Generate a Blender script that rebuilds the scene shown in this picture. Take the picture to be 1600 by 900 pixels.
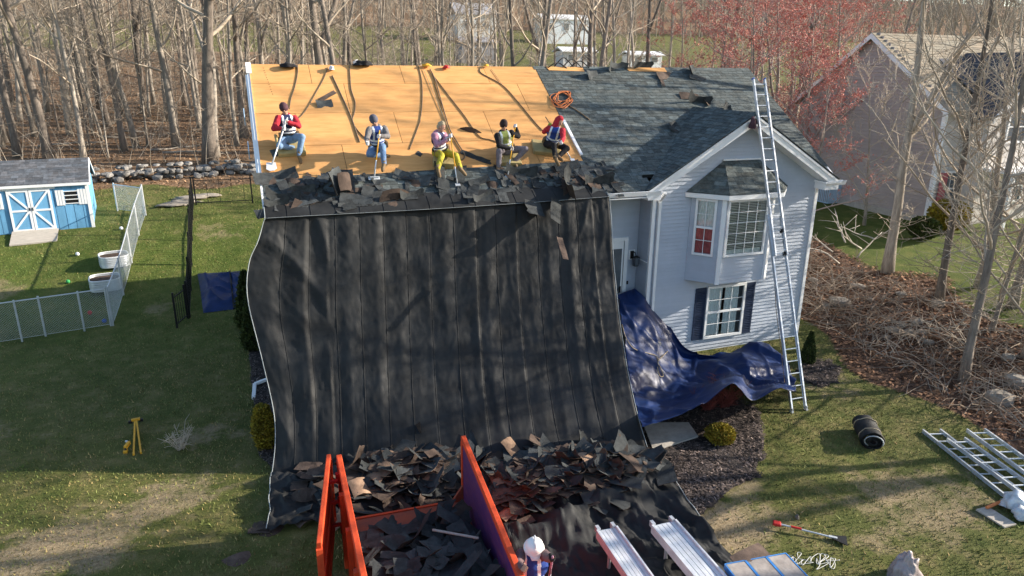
import bpy, bmesh, math, random
import numpy as np
from mathutils import Vector, Matrix, noise as mnoise
for o in list(bpy.data.objects): bpy.data.objects.remove(o)
scene = bpy.context.scene
COL = scene.collection
R = math.radians
rnd = random.Random(7)
# ---------------------------------------------------------------- camera
FPX, PITCH, ROLL, YAW = 1086.8, R(17.619), R(0.542), R(20.701)     # focal length in pixels of a 1600 px frame
CAM = Vector((-0.239, -20.084, 7.986))
_fw = Vector((math.sin(YAW)*math.cos(PITCH), math.cos(YAW)*math.cos(PITCH), -math.sin(PITCH)))
_rt = Vector((math.cos(YAW), -math.sin(YAW), 0)); _up = _rt.cross(_fw)
_r2 = _rt*math.cos(ROLL) + _up*math.sin(ROLL); _u2 = -_rt*math.sin(ROLL) + _up*math.cos(ROLL)
cd = bpy.data.cameras.new('camera'); co = bpy.data.objects.new('camera', cd); COL.objects.link(co)
co.matrix_world = Matrix(((_r2.x,_u2.x,-_fw.x,CAM.x),(_r2.y,_u2.y,-_fw.y,CAM.y),(_r2.z,_u2.z,-_fw.z,CAM.z),(0,0,0,1)))
cd.sensor_width = 36; cd.lens = FPX/1600*36; cd.clip_start = .1; cd.clip_end = 3000
scene.camera = co
# ---------------------------------------------------------------- sky, sun, exposure
SUN_EL, SUN_AZ = R(20.5), R(100)          # azimuth measured from +Y towards +X
sdir = Vector((math.cos(SUN_EL)*math.sin(SUN_AZ), math.cos(SUN_EL)*math.cos(SUN_AZ), math.sin(SUN_EL)))
w = bpy.data.worlds.new('World'); scene.world = w; w.use_nodes = True
wn = w.node_tree.nodes; bg = wn['Background']
sky = wn.new('ShaderNodeTexSky'); sky.sky_type = 'NISHITA'; sky.sun_disc = False
sky.sun_elevation = SUN_EL; sky.sun_rotation = SUN_AZ; sky.air_density = 1.0; sky.dust_density = 1.0
w.node_tree.links.new(sky.outputs[0], bg.inputs[0]); bg.inputs[1].default_value = 0.122
sl = bpy.data.lights.new('sun', 'SUN'); sl.energy = 5.0; sl.angle = R(.5); sl.color = (1, .90, .76)
so = bpy.data.objects.new('sun', sl); COL.objects.link(so)
so.rotation_euler = (-sdir).to_track_quat('-Z', 'Y').to_euler(); so.location = sdir*60
scene.view_settings.view_transform = 'Standard'; scene.view_settings.look = 'None'
scene.view_settings.exposure = 1.18; scene.view_settings.gamma = 1
# ---------------------------------------------------------------- pixels to positions
def ray(px, py):
    return (_r2*((px-800)/FPX) + _u2*(-(py-450)/FPX) + _fw)
def atZ(px, py, z=0.0):
    d = ray(px, py); return CAM + d*((z-CAM.z)/d.z)
def atY(px, py, y):
    d = ray(px, py); return CAM + d*((y-CAM.y)/d.y)
def atX(px, py, x):
    d = ray(px, py); return CAM + d*((x-CAM.x)/d.x)
RIDGE = 8.0; TH = R(33.993); CT, ST = math.cos(TH), math.sin(TH); XR = 15.71; TE = 5.42
NS = Vector((0, -ST, CT))                     # normal of the front roof slope
def onS(px, py, h=0.0):
    d = ray(px, py); k = (NS.dot(Vector((0,0,RIDGE))-CAM)+h)/NS.dot(d); return CAM + d*k
def S(x, t, h=0.0):
    return Vector((x, -t*CT, RIDGE-t*ST)) + NS*h
def bone(px, py, parent, L, far=False):
    """point on the pixel's ray that is one limb length away from the joint before it"""
    d = ray(px, py).normalized(); m = parent-CAM; t0 = m.dot(d); p = CAM+d*t0
    h2 = L*L-(p-parent).length_squared
    if h2 <= 0: return parent+(p-parent).normalized()*L
    return CAM+d*(t0+(1 if far else -1)*math.sqrt(h2))
# ---------------------------------------------------------------- terrain
_by = [-60,3,6,10,13,20,35,60,85,100,135,200,260,900]; _bz = [0,0,.5,1.75,2.15,2.9,4.5,7.2,10.2,12,17,30,42,70]
_rx = [-500,16.2,19,22,28,60,500]; _rz = [0,0,.7,1.1,1.45,2.6,6]
def Tnp(x, y):
    b = sum(np.interp(y+o, _by, _bz) for o in (-2,-1,0,1,2))/5
    b = b*np.clip((y-1.5)/2.5, 0, 1)
    r = sum(np.interp(x+o, _rx, _rz) for o in (-.6,0,.6))/3
    m = np.maximum(b, r) + .25*np.exp(-np.abs(b-r)*3)*np.minimum(np.minimum(b, r)*2, 1)
    return m
def T(x, y): return float(Tnp(np.array(float(x)), np.array(float(y))))
def gp(px, py, tmax=400):
    d = ray(px, py); d = d/math.hypot(d.x, d.y); t = 6.0
    while t < tmax:
        p = CAM+d*t
        if p.z <= T(p.x, p.y): break
        t += .15 if t < 60 else .6
    p.z = T(p.x, p.y); return p
# ---------------------------------------------------------------- tagging
def tag(o, label=None, cat=None, group=None, kind=None):
    if label: o['label'] = label
    if cat: o['category'] = cat
    if group: o['group'] = group
    if kind: o['kind'] = kind
    return o
def empty(name, loc, label=None, cat=None, group=None):
    o = bpy.data.objects.new(name, None); COL.objects.link(o); o.location = loc; o.empty_display_size = .2
    return tag(o, label, cat, group)
def par(o, p):
    """parent a mesh whose coordinates are world coordinates"""
    o.parent = p
    if p.type == 'EMPTY': o.matrix_parent_inverse = Matrix.Translation(p.location).inverted()
    return o
# ---------------------------------------------------------------- mesh builder
class MB:
    def __init__(s): s.v = []; s.f = []; s.m = []; s.c = []
    def add(s, vs, fs, mi=0, c=(1,1,1)):
        b = len(s.v); s.v += [tuple(v) for v in vs]
        for f in fs: s.f.append([b+i for i in f]); s.m.append(mi); s.c.append(c)
        return s
    def box(s, c, d, rot=None, mi=0, col=(1,1,1)):
        hx, hy, hz = d[0]/2, d[1]/2, d[2]/2
        vs = [Vector((x,y,z)) for x in (-hx,hx) for y in (-hy,hy) for z in (-hz,hz)]
        if rot is not None: vs = [rot @ v for v in vs]
        c = Vector(c); vs = [v+c for v in vs]
        return s.add(vs, [(0,1,3,2),(4,6,7,5),(0,4,5,1),(2,3,7,6),(0,2,6,4),(1,5,7,3)], mi, col)
    def bar(s, a, b, wd, ht, upv=(0,0,1), mi=0, col=(1,1,1)):
        a = Vector(a); b = Vector(b); x = (b-a); L = x.length
        if L < 1e-6: return s
        x /= L; u = Vector(upv); y = u.cross(x)
        if y.length < 1e-4: y = Vector((0,1,0)).cross(x)
        y.normalize(); z = x.cross(y)
        return s.box((a+b)/2, (L, wd, ht), Matrix((x,y,z)).transposed(), mi, col)
    def prism(s, poly, ext, mi=0, col=(1,1,1)):
        n = len(poly); e = Vector(ext); a = [Vector(p) for p in poly]; b = [p+e for p in a]
        fs = [tuple(range(n)), tuple(range(2*n-1, n-1, -1))] + [(i, n+i, n+(i+1) % n, (i+1) % n) for i in range(n)]
        return s.add(a+b, fs, mi, col)
    def tube(s, pts, rad, n=5, mi=0, col=(1,1,1), cap=True):
        pts = [Vector(p) for p in pts]; m = len(pts)
        if isinstance(rad, (int, float)): rad = [rad]*m
        vs = []; ref = None
        for i, p in enumerate(pts):
            t = (pts[min(i+1, m-1)]-pts[max(i-1, 0)])
            if t.length < 1e-7: t = Vector((0,0,1))
            t.normalize()
            if ref is None: ref = t.orthogonal().normalized()
            ref = (ref-t*ref.dot(t))
            ref = ref.normalized() if ref.length > 1e-5 else t.orthogonal().normalized()
            bi = t.cross(ref)
            for k in range(n):
                a = 2*math.pi*k/n; vs.append(p+(ref*math.cos(a)+bi*math.sin(a))*rad[i])
        fs = [(i*n+k, i*n+(k+1) % n, (i+1)*n+(k+1) % n, (i+1)*n+k) for i in range(m-1) for k in range(n)]
        if cap: fs += [tuple(range(n-1, -1, -1)), tuple((m-1)*n+k for k in range(n))]
        return s.add(vs, fs, mi, col)
    def lathe(s, c, prof, n=12, mi=0, col=(1,1,1), rot=None):
        c = Vector(c); vs = []
        for r, z in prof:
            for k in range(n):
                a = 2*math.pi*k/n; v = Vector((r*math.cos(a), r*math.sin(a), z))
                vs.append(c+(rot @ v if rot is not None else v))
        m = len(prof)
        fs = [(i*n+k, i*n+(k+1) % n, (i+1)*n+(k+1) % n, (i+1)*n+k) for i in range(m-1) for k in range(n)]
        fs += [tuple(range(n-1, -1, -1)), tuple((m-1)*n+k for k in range(n))]
        return s.add(vs, fs, mi, col)
    def grid(s, P, mi=0, col=(1,1,1), closed=False):
        nr, nc = len(P), len(P[0]); vs = [p for row in P for p in row]
        fs = [(i*nc+j, i*nc+j+1, (i+1)*nc+j+1, (i+1)*nc+j) for i in range(nr-1) for j in range(nc-1)]
        return s.add(vs, fs, mi, col)
    def mesh(s, name, mats, smooth=False):
        me = bpy.data.meshes.new(name); me.from_pydata([tuple(v) for v in s.v], [], s.f)
        for m in (mats if isinstance(mats, (list, tuple)) else [mats]): me.materials.append(m)
        nf = len(me.polygons)
        if nf == len(s.m):
            me.polygons.foreach_set('material_index', s.m)
            at = me.attributes.new('col', 'FLOAT_COLOR', 'FACE')
            at.data.foreach_set('color', [q for c in s.c for q in (c[0], c[1], c[2], 1)])
        if smooth: me.polygons.foreach_set('use_smooth', [True]*nf)
        me.update(); return me
    def build(s, name, mats, parent=None, smooth=False):
        o = bpy.data.objects.new(name, s.mesh(name, mats, smooth)); COL.objects.link(o)
        if parent is not None: par(o, parent)
        return o
def link(name, me, parent=None, mw=None):
    """an object that shares a mesh"""
    o = bpy.data.objects.new(name, me); COL.objects.link(o)
    if mw is not None: o.matrix_basis = mw
    if parent is not None:
        o.parent = parent
        if parent.type == 'EMPTY': o.matrix_parent_inverse = Matrix.Translation(parent.location).inverted()
    return o
def copy_tree(o, parent=None):
    c = o.copy(); COL.objects.link(c)
    if parent is not None: c.parent = parent
    for ch in [q for q in bpy.data.objects if q.parent == o]: copy_tree(ch, c)
    return c
def solid(o, th, off=1.0):
    m = o.modifiers.new('thickness', 'SOLIDIFY'); m.thickness = th; m.offset = off; return o
def bev(o, wd=.01, seg=2):
    m = o.modifiers.new('bevel', 'BEVEL'); m.width = wd; m.segments = seg; m.limit_method = 'ANGLE'; return o
def fr(x, y, z):
    return Matrix((Vector(x), Vector(y), Vector(z))).transposed()
def nz(x, y=0., z=0.): return mnoise.noise(Vector((x, y, z)))
# ---------------------------------------------------------------- materials
def mat(name, c, rough=.8, var=.25, scale=6., c2=None, bump=0., bscale=None, objrand=0., attr=False, metal=0., spec=.3, stretch=None, detail=4., ridged=False):
    m = bpy.data.materials.new(name); m.use_nodes = True; nt = m.node_tree; N = nt.nodes; L = nt.links
    b = N['Principled BSDF']; b.inputs['Roughness'].default_value = rough; b.inputs['Metallic'].default_value = metal
    b.inputs['Specular IOR Level'].default_value = spec
    tc = N.new('ShaderNodeTexCoord'); src = tc.outputs['Object']
    if stretch:
        mp = N.new('ShaderNodeMapping'); mp.inputs['Scale'].default_value = stretch; L.new(src, mp.inputs[0]); src = mp.outputs[0]
    n1 = N.new('ShaderNodeTexNoise'); n1.inputs['Scale'].default_value = scale; n1.inputs['Detail'].default_value = detail; n1.inputs['Roughness'].default_value = .65
    L.new(src, n1.inputs['Vector'])
    rp = N.new('ShaderNodeValToRGB'); e = rp.color_ramp.elements
    a = c2 if c2 else tuple(max(0, q*(1-var)) for q in c); d = c if c2 else tuple(min(1, q*(1+var)) for q in c)
    e[0].position = .32; e[0].color = (*a, 1); e[1].position = .68; e[1].color = (*d, 1)
    L.new(n1.outputs[0], rp.inputs[0]); out = rp.outputs[0]
    def mul(x, y):
        q = N.new('ShaderNodeMix'); q.data_type = 'RGBA'; q.blend_type = 'MULTIPLY'; q.inputs[0].default_value = 1
        L.new(x, q.inputs[6]); L.new(y, q.inputs[7]); return q.outputs[2]
    if attr:
        at = N.new('ShaderNodeAttribute'); at.attribute_name = 'col'; out = mul(out, at.outputs['Color'])
    if objrand:
        oi = N.new('ShaderNodeObjectInfo'); mr = N.new('ShaderNodeMapRange'); mr.inputs[3].default_value = 1-objrand; mr.inputs[4].default_value = 1+objrand
        L.new(oi.outputs['Random'], mr.inputs[0]); cb = N.new('ShaderNodeCombineColor')
        for i in range(3): L.new(mr.outputs[0], cb.inputs[i])
        out = mul(out, cb.outputs[0])
    L.new(out, b.inputs['Base Color'])
    if bump:
        n2 = N.new('ShaderNodeTexNoise'); n2.inputs['Scale'].default_value = bscale or scale*4; n2.inputs['Detail'].default_value = 5
        if ridged: n2.noise_type = 'RIDGED_MULTIFRACTAL'; n2.inputs['Detail'].default_value = 3
        L.new(src, n2.inputs['Vector']); bp = N.new('ShaderNodeBump'); bp.inputs['Strength'].default_value = bump; bp.inputs['Distance'].default_value = .02
        L.new(n2.outputs[0], bp.inputs['Height']); L.new(bp.outputs[0], b.inputs['Normal'])
    return m
M = {}
M['ply'] = mat('plywood', (.69,.365,.135), .8, c2=(.56,.275,.092), scale=1.6, stretch=(1,6,6), bump=.15, bscale=40, objrand=.10)
M['shingle'] = mat('shingle', (.098,.114,.113), .92, .35, 9, attr=True, objrand=.22, bump=.5, bscale=90)
M['shingle_back'] = mat('shingle_back', (.072,.050,.039), .9, .4, 5, attr=True, objrand=.3, bump=.4, bscale=50)
M['torn'] = mat('torn_shingle', (.045,.050,.052), .9, .4, 7, attr=True, objrand=.35, bump=.5, bscale=60)
M['felt'] = mat('felt', (.045,.05,.055), .85, .4, 5, bump=.3)
M['siding'] = mat('siding', (.42,.465,.54), .6, .05, 2, objrand=.03)
M['white'] = mat('white_trim', (.78,.79,.80), .5, .05, 3)
M['shutter'] = mat('shutter_blue', (.018,.032,.07), .5, .15, 10)
M['glass'] = mat('window_glass', (.10,.12,.14), .06, .2, 2, spec=.6)
M['curtain'] = mat('curtain', (.72,.77,.78), .8, .2, 8, stretch=(6,1,1))
M['blind'] = mat('blind', (.80,.82,.80), .6, .1, 5)
M['redcloth'] = mat('red_cloth', (.42,.12,.13), .8, .3, 6)
M['alu'] = mat('aluminium', (.62,.64,.66), .38, .12, 8, metal=.75)
M['aludull'] = mat('aluminium_dull', (.55,.58,.61), .5, .15, 8, metal=.5)
M['black'] = mat('black_metal', (.012,.012,.013), .45, .3, 10)
M['blacktarp'] = mat('black_tarp', (.021,.022,.023), .66, .40, 1.6, bump=.42, bscale=4.5, spec=.22, ridged=True)
M['hem'] = mat('tarp_hem', (.33,.36,.37), .6, .1)
M['bluetarp'] = mat('blue_tarp', (.005,.021,.092), .46, .25, 3, bump=.08, bscale=3, spec=.32, ridged=True)
M['orange'] = mat('orange_paint', (.70,.085,.024), .6, c2=(.52,.065,.022), scale=5, bump=.25, attr=True)
M['purple'] = mat('purple_paint', (.055,.022,.14), .5, c2=(.16,.05,.12), scale=2.5, stretch=(1,1,4), bump=.2)
M['rust'] = mat('rusty_orange', (.36,.085,.04), .75, c2=(.20,.07,.05), scale=3, bump=.25)
M['bark'] = mat('bark', (.25,.21,.175), .95, c2=(.12,.10,.085), scale=2.2, stretch=(4,4,1), bump=.8, bscale=14, objrand=.3)
M['bark_pale'] = mat('bark_pale', (.38,.335,.28), .95, c2=(.19,.165,.14), scale=2.2, stretch=(4,4,1), bump=.8, bscale=14, objrand=.25)
M['twig'] = mat('twig', (.44,.375,.30), .95, c2=(.29,.24,.185), scale=1.0, objrand=.25)
M['brush'] = mat('dry_brush', (.40,.325,.25), .95, c2=(.20,.145,.105), scale=.7)
M['twigred'] = mat('twig_grey', (.40,.32,.28), .95, c2=(.27,.21,.185), scale=1.0)
M['bud'] = mat('red_bud', (.58,.215,.165), .8, c2=(.42,.15,.125), scale=2.0)
M['stone'] = mat('stone', (.27,.255,.235), .9, c2=(.13,.125,.12), scale=4, bump=.6, bscale=12, objrand=.4)
M['palestone'] = mat('palestone', (.34,.30,.25), .9, c2=(.17,.15,.125), scale=4, bump=.6, bscale=12, objrand=.25)
M['shedblue'] = mat('shed_blue', (.135,.34,.55), .7, .18, 3, objrand=.06, stretch=(1,1,.3))
M['shedroof'] = mat('shed_roof', (.10,.107,.12), .9, .3, 8, attr=True, bump=.3)
M['wood'] = mat('grey_wood', (.40,.36,.31), .85, .2, 4, stretch=(1,8,8))
M['galv'] = mat('galvanised', (.62,.65,.68), .42, .12, 5, metal=.55)
M['wire'] = mat('wire', (.52,.54,.54), .5, .1, 4, metal=.4)
M['soil'] = mat('soil', (.085,.055,.038), .98, .45, 12, bump=.9, bscale=30)
M['mulch'] = mat('mulch', (.052,.042,.038), .98, c2=(.022,.018,.018), scale=14, bump=1., bscale=40)
M['chip'] = mat('mulch_chip', (.10,.078,.068), .95, c2=(.045,.036,.034), scale=1.5, attr=True)
M['leaf'] = mat('dead_leaf', (.40,.255,.15), .9, c2=(.22,.13,.075), scale=.9, attr=True)
M['grass'] = mat('grass_blades', (.125,.155,.045), .9, c2=(.30,.245,.125), scale=.5, attr=True)
M['ever'] = mat('evergreen', (.075,.095,.022), .85, c2=(.028,.042,.012), scale=5, attr=True)
M['gold'] = mat('golden_evergreen', (.36,.27,.028), .85, c2=(.15,.125,.015), scale=5, attr=True)
M['redshrub'] = mat('red_shrub', (.20,.055,.045), .9, .4, 5)
M['pad'] = mat('foam_pad', (.36,.285,.135), .9, .15, 5)
M['skin'] = mat('skin', (.42,.23,.16), .6, .08, 12)
M['glove'] = mat('glove', (.70,.66,.66), .8, .1, 20)
M['lime'] = mat('lime_glove', (.45,.60,.08), .8, .1, 20)
M['boot'] = mat('boot', (.20,.135,.075), .85, .3, 20)
M['rope_o'] = mat('orange_rope', (.62,.20,.07), .8, .2, 20)
M['rope'] = mat('rope', (.36,.29,.19), .85, .3, 14)
M['rope_d'] = mat('dark_rope', (.19,.13,.08), .85, .3, 14)
M['rope_w'] = mat('white_rope', (.55,.55,.52), .85, .1, 14)
M['yellow'] = mat('yellow_paint', (.72,.36,.03), .5, .12, 8)
M['red'] = mat('red_paint', (.55,.03,.025), .5, .12, 8)
M['concrete'] = mat('concrete', (.40,.37,.33), .9, .18, 5, bump=.3)
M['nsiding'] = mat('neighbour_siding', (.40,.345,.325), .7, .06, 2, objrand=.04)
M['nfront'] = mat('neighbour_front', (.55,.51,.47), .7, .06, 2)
M['nroof'] = mat('tan_roof', (.27,.225,.165), .9, .15, 6, attr=True, bump=.3)
M['nroofd'] = mat('dark_roof', (.07,.07,.08), .9, .35, 6, attr=True, bump=.3)
M['clap'] = mat('far_house_paint', (.60,.60,.60), .7, .08, 2)
M['fargrey'] = mat('far_grey', (.28,.28,.30), .8, .15, 3)
def cloth(n, c, v=.2): M[n] = mat(n, c, .9, v, 9, bump=.35, bscale=26); return M[n]
# ================================================================ GROUND
def axis(parts):
    r = []
    for a, b, n in parts: r += list(np.linspace(a, b, n, endpoint=False))
    return np.array(r+[parts[-1][1]])
xs = axis([(-900,-120,12),(-120,-30,30),(-30,40,176),(40,120,30),(120,900,12)])
ys = axis([(-200,-24,12),(-24,26,126),(26,60,50),(60,140,50),(140,1200,16)])
XX, YY = np.meshgrid(xs, ys); ZZ = Tnp(XX, YY)
def wood_edge(x):      # where the leaf litter of the woods begins behind the yards
    return np.interp(x, [-60,-12,4,14,22,60], [15.5,15.8,16.2,14,12,20])
def bank_edge(y):      # where the lawn ends at the brushy bank on the right
    return np.interp(y, [-24,-11.3,-8,-5,-3,2,10], [14.6,15.0,15.3,15.8,16.2,16.6,17.5])
def masks(X, Y):
    wob = np.sin(X*1.3+Y*.7)*.25+np.sin(X*.45-Y*1.1)*.4
    wood = np.clip((Y+wob-wood_edge(X))/1.2+.5, 0, 1)
    farl = np.interp(X, [-80,10,25,60], [86,80,52,46])
    wood = wood*np.clip((farl-Y+wob*3)/4, 0, 1)+np.clip((Y-120+wob*4)/6, 0, 1)
    bank = np.clip((X+wob-bank_edge(Y))/.8+.5, 0, 1)*np.clip(((21.3+.12*(Y+8))-X+wob*1.6)/1.5, 0, 1)*np.clip((16-Y)/2, 0, 1)
    bank = np.maximum(bank, np.clip((X-22)/2, 0, 1)*np.clip((-4-Y+wob*2)/3, 0, 1))
    bare = np.zeros_like(X)
    for cx, cy, r, s_ in [(-3.8,-7.9,1.5,.75),(-5.8,-8.4,1.9,.8),(-2.2,-6.9,1.3,.6),(-6.4,-3.0,1.6,.35),(-3.6,-2.6,1.0,.3),(-1.6,-4.6,1.2,.5),(7.2,-11.4,1.3,.8),(8.3,-10.3,.7,.6),(-1.6,9.6,2.2,.45),(-8.8,6.5,1.3,.7),(-3.6,4.4,.8,.5),(11.3,-12.0,2.2,.55),(13.6,-7.2,1.8,.4),(9.6,-12.6,1.5,.4)]:
        bare = np.maximum(bare, s_*np.exp(-((X-cx)**2/1.6+(Y-cy)**2/.7)/r**2*1.4))
    green = np.clip(1-np.abs(Y-8)/9, 0, 1)*(X < 2)+.9*(X > 20)*(Y > -8)*(Y < 20)
    return np.clip(wood, 0, 1), np.clip(bank, 0, 1), np.clip(bare, 0, 1), np.clip(green, 0, 1)
ZZ = ZZ + .03*np.sin(XX*1.1+1)*np.sin(YY*.9)*(np.abs(XX-8) > 9)
WD, BK, BR, GR = masks(XX, YY)
nx, ny = len(xs), len(ys)
gv = np.stack([XX, YY, ZZ], -1).reshape(-1, 3)
ii = np.arange(nx*ny).reshape(ny, nx)
gf = np.stack([ii[:-1,:-1], ii[:-1,1:], ii[1:,1:], ii[1:,:-1]], -1).reshape(-1, 4)
gme = bpy.data.meshes.new('ground'); gme.from_pydata(gv.tolist(), [], gf.tolist())
at = gme.attributes.new('mask', 'FLOAT_COLOR', 'POINT')
at.data.foreach_set('color', np.stack([np.maximum(WD, 0), BK, BR, GR], -1).reshape(-1).astype(np.float32))
gme.polygons.foreach_set('use_smooth', [True]*len(gme.polygons))
def ground_mat():
    m = bpy.data.materials.new('ground'); m.use_nodes = True; nt = m.node_tree; N = nt.nodes; L = nt.links; b = N['Principled BSDF']
    b.inputs['Roughness'].default_value = .95; b.inputs['Specular IOR Level'].default_value = .15
    at = N.new('ShaderNodeAttribute'); at.attribute_name = 'mask'; sp = N.new('ShaderNodeSeparateColor'); L.new(at.outputs['Color'], sp.inputs[0])
    geo = N.new('ShaderNodeNewGeometry'); pos = geo.outputs['Position']
    def noi(sc, det=5, ro=.6):
        n = N.new('ShaderNodeTexNoise'); n.inputs['Scale'].default_value = sc; n.inputs['Detail'].default_value = det; n.inputs['Roughness'].default_value = ro
        L.new(pos, n.inputs['Vector']); return n.outputs[0]
    def ramp(src, stops):
        r = N.new('ShaderNodeValToRGB'); e = r.color_ramp.elements
        while len(e) < len(stops): e.new(.5)
        for i, (p, c) in enumerate(stops): e[i].position = p; e[i].color = (*c, 1)
        L.new(src, r.inputs[0]); return r.outputs[0]
    def mix(f, a, c):
        q = N.new('ShaderNodeMix'); q.data_type = 'RGBA'; L.new(f, q.inputs[0]); L.new(a, q.inputs[6]); L.new(c, q.inputs[7]); return q.outputs[2]
    def thr(src, nsrc, lo=.35, hi=.65, amt=.5):       # ragged edge: mask + noise, then a step
        a = N.new('ShaderNodeMath'); a.operation = 'MULTIPLY_ADD'; a.inputs[1].default_value = amt; a.inputs[2].default_value = -amt/2; L.new(nsrc, a.inputs[0])
        s = N.new('ShaderNodeMath'); s.operation = 'ADD'; L.new(src, s.inputs[0]); L.new(a.outputs[0], s.inputs[1])
        r = N.new('ShaderNodeMapRange'); r.inputs[1].default_value = lo; r.inputs[2].default_value = hi; L.new(s.outputs[0], r.inputs[0]); return r.outputs[0]
    n_big = noi(.35, 4); n_mid = noi(1.7, 6, .7); n_fine = noi(14, 6, .75); n_vf = noi(45, 3, .7)
    g_dry = ramp(n_mid, [(.30,(.070,.092,.022)),(.48,(.115,.122,.036)),(.64,(.19,.165,.068)),(.78,(.28,.225,.12))])
    g_green = ramp(n_mid, [(.28,(.058,.095,.016)),(.5,(.095,.125,.026)),(.72,(.165,.165,.05))])
    gg = mix(thr(sp.outputs[2], n_mid, .3, .7, 1.2), g_dry, ramp(n_fine, [(.3,(.20,.14,.085)),(.55,(.34,.265,.17)),(.75,(.46,.38,.27))]))
    grass = mix(at.outputs['Alpha'], gg, g_green)
    grass = mix(thr(sp.outputs[2], n_mid, .35, .75, 1.0), grass, ramp(n_fine, [(.3,(.19,.135,.08)),(.55,(.32,.25,.155)),(.75,(.44,.36,.25))]))
    litter = ramp(n_fine, [(.28,(.085,.052,.032)),(.45,(.20,.125,.075)),(.6,(.33,.215,.13)),(.78,(.45,.33,.22))])
    bank = ramp(n_fine, [(.28,(.05,.03,.022)),(.45,(.13,.075,.05)),(.6,(.22,.13,.09)),(.78,(.34,.24,.17))])
    c = mix(thr(sp.outputs[0], n_mid, .4, .6, .6), grass, litter)
    c = mix(thr(sp.outputs[1], n_mid, .4, .6, .6), c, bank)
    dk = N.new('ShaderNodeMix'); dk.data_type = 'RGBA'; dk.blend_type = 'MULTIPLY'; dk.inputs[0].default_value = 1
    L.new(c, dk.inputs[6]); L.new(ramp(n_vf, [(.25,(.55,.55,.55)),(.75,(1.35,1.35,1.35))]), dk.inputs[7])
    dk2 = N.new('ShaderNodeMix'); dk2.data_type = 'RGBA'; dk2.blend_type = 'MULTIPLY'; dk2.inputs[0].default_value = 1
    L.new(dk.outputs[2], dk2.inputs[6]); L.new(ramp(n_big, [(.3,(.8,.82,.8)),(.7,(1.15,1.12,1.1))]), dk2.inputs[7])
    L.new(dk2.outputs[2], b.inputs['Base Color'])
    bp = N.new('ShaderNodeBump'); bp.inputs['Strength'].default_value = .9; bp.inputs['Distance'].default_value = .05
    L.new(n_fine, bp.inputs['Height']); L.new(bp.outputs[0], b.inputs['Normal'])
    return m
gme.materials.append(ground_mat())
go = bpy.data.objects.new('ground', gme); COL.objects.link(go); tag(go, kind='structure')

# ================================================================ HOUSE
house = empty('house', (7.8, 0, 0), 'two-storey pale blue-grey house with stripped plywood roof and front gable wing', 'house')
ZE = RIDGE-TE*ST            # eave height 4.97
YE = -TE*CT                 # eave line -4.49
WX0, WX1, WYF, WYB = .3, 15.35, -4.15, 4.15
RX0 = 7.9                   # entry recess from here to the wing
# wall cores (slightly behind the siding boards)
wl = MB()
def bx3(mb, x0, x1, y0, y1, z0, z1): mb.box(((x0+x1)/2,(y0+y1)/2,(z0+z1)/2),(x1-x0,y1-y0,z1-z0))
bx3(wl, WX0, RX0, WYF+.02, WYB, -.5, 4.88); bx3(wl, RX0+.001, 9.779, -3.53, WYB-.01, -.5, 4.87); bx3(wl, 9.78, WX1, -3.6, WYB-.02, -.5, 4.88)
for x0_, x1_, z0_, z1_ in ((9.782,11.83,-.5,4.878),(13.13,WX1-.002,-.5,4.878),(11.832,13.128,-.5,.40),(11.832,13.128,1.98,4.876)): bx3(wl, x0_, x1_, WYF+.02, -3.602, z0_, z1_)
for x in (WX0, WX1-.1):
    wl.prism([(x,WYF+.05,4.9),(x,WYB,4.9),(x,0,RIDGE-.25)], (.1,0,0))
AX = 12.52; AZ = 6.87; GXL, GXR = 9.33, 15.71   # cross gable: apex and eave ends
gpit = math.atan2(AZ-ZE, GXR-AX)
wl.prism([(9.78,WYF+.02,4.88),(15.33,WYF+.02,4.88),(AX,WYF+.02,AZ-.28)], (0,.1,0))
wall = wl.build('wall', M['siding'], house)
# siding boards on the wing front and the recess, cut round the window openings
LOWW = (11.80, 13.16, .38, 2.0)             # lower window
def boards(plane_y, x0, x1, z0, z1, holes, limit=None, parent=wall, axis_='x', const=0., mt='siding', ex=.105):
    z = z0; k = 0
    while z < z1-.02:
        h = min(ex, z1-z); zt = z+h
        a, b = x0, x1
        if limit: a, b = limit(z+h*.3, a, b)
        if b-a < .05: break
        segs = [(a, b)]
        for hx0, hx1, hz0, hz1 in holes:
            if zt > hz0+.01 and z < hz1-.01:
                ns = []
                for p, q in segs:
                    if hx0 > p: ns.append((p, min(q, hx0)))
                    if hx1 < q: ns.append((max(p, hx1), q))
                segs = [s_ for s_ in ns if s_[1]-s_[0] > .01]
        for p, q in segs:
            mb = MB()
            if axis_ == 'x':
                prof = [(0, z-.008), (-.030, z-.008), (-.028, z+.004), (-.004, zt), (0, zt)]
                mb.prism([(p, plane_y+d, zz) for d, zz in prof], (q-p, 0, 0))
            else:
                prof = [(0, z-.008), (-.030, z-.008), (-.028, z+.004), (-.004, zt), (0, zt)]
                mb.prism([(const+d, p, zz) for d, zz in prof], (0, q-p, 0))
            mb.build('siding_board', M[mt], parent)
        z += ex; k += 1
BAY = (11.0, 13.75, 2.30, 4.80)
tg = math.tan(gpit)
def glim(z, a, b):
    half = (AZ-.25-z)/tg
    return max(a, AX-half), min(b, AX+half)
boards(WYF+.02, 9.87, 15.26, -.35, AZ-.3, [LOWW, BAY, (11.9,13.2,4.8,5.55)], glim)
boards(-3.55, RX0, 9.76, 1.4, ZE-.12, [(8.25,9.42,1.3,3.42)])
boards(0, -4.12, -3.57, 1.0, ZE-.12, [], axis_='y', const=9.78)
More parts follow.
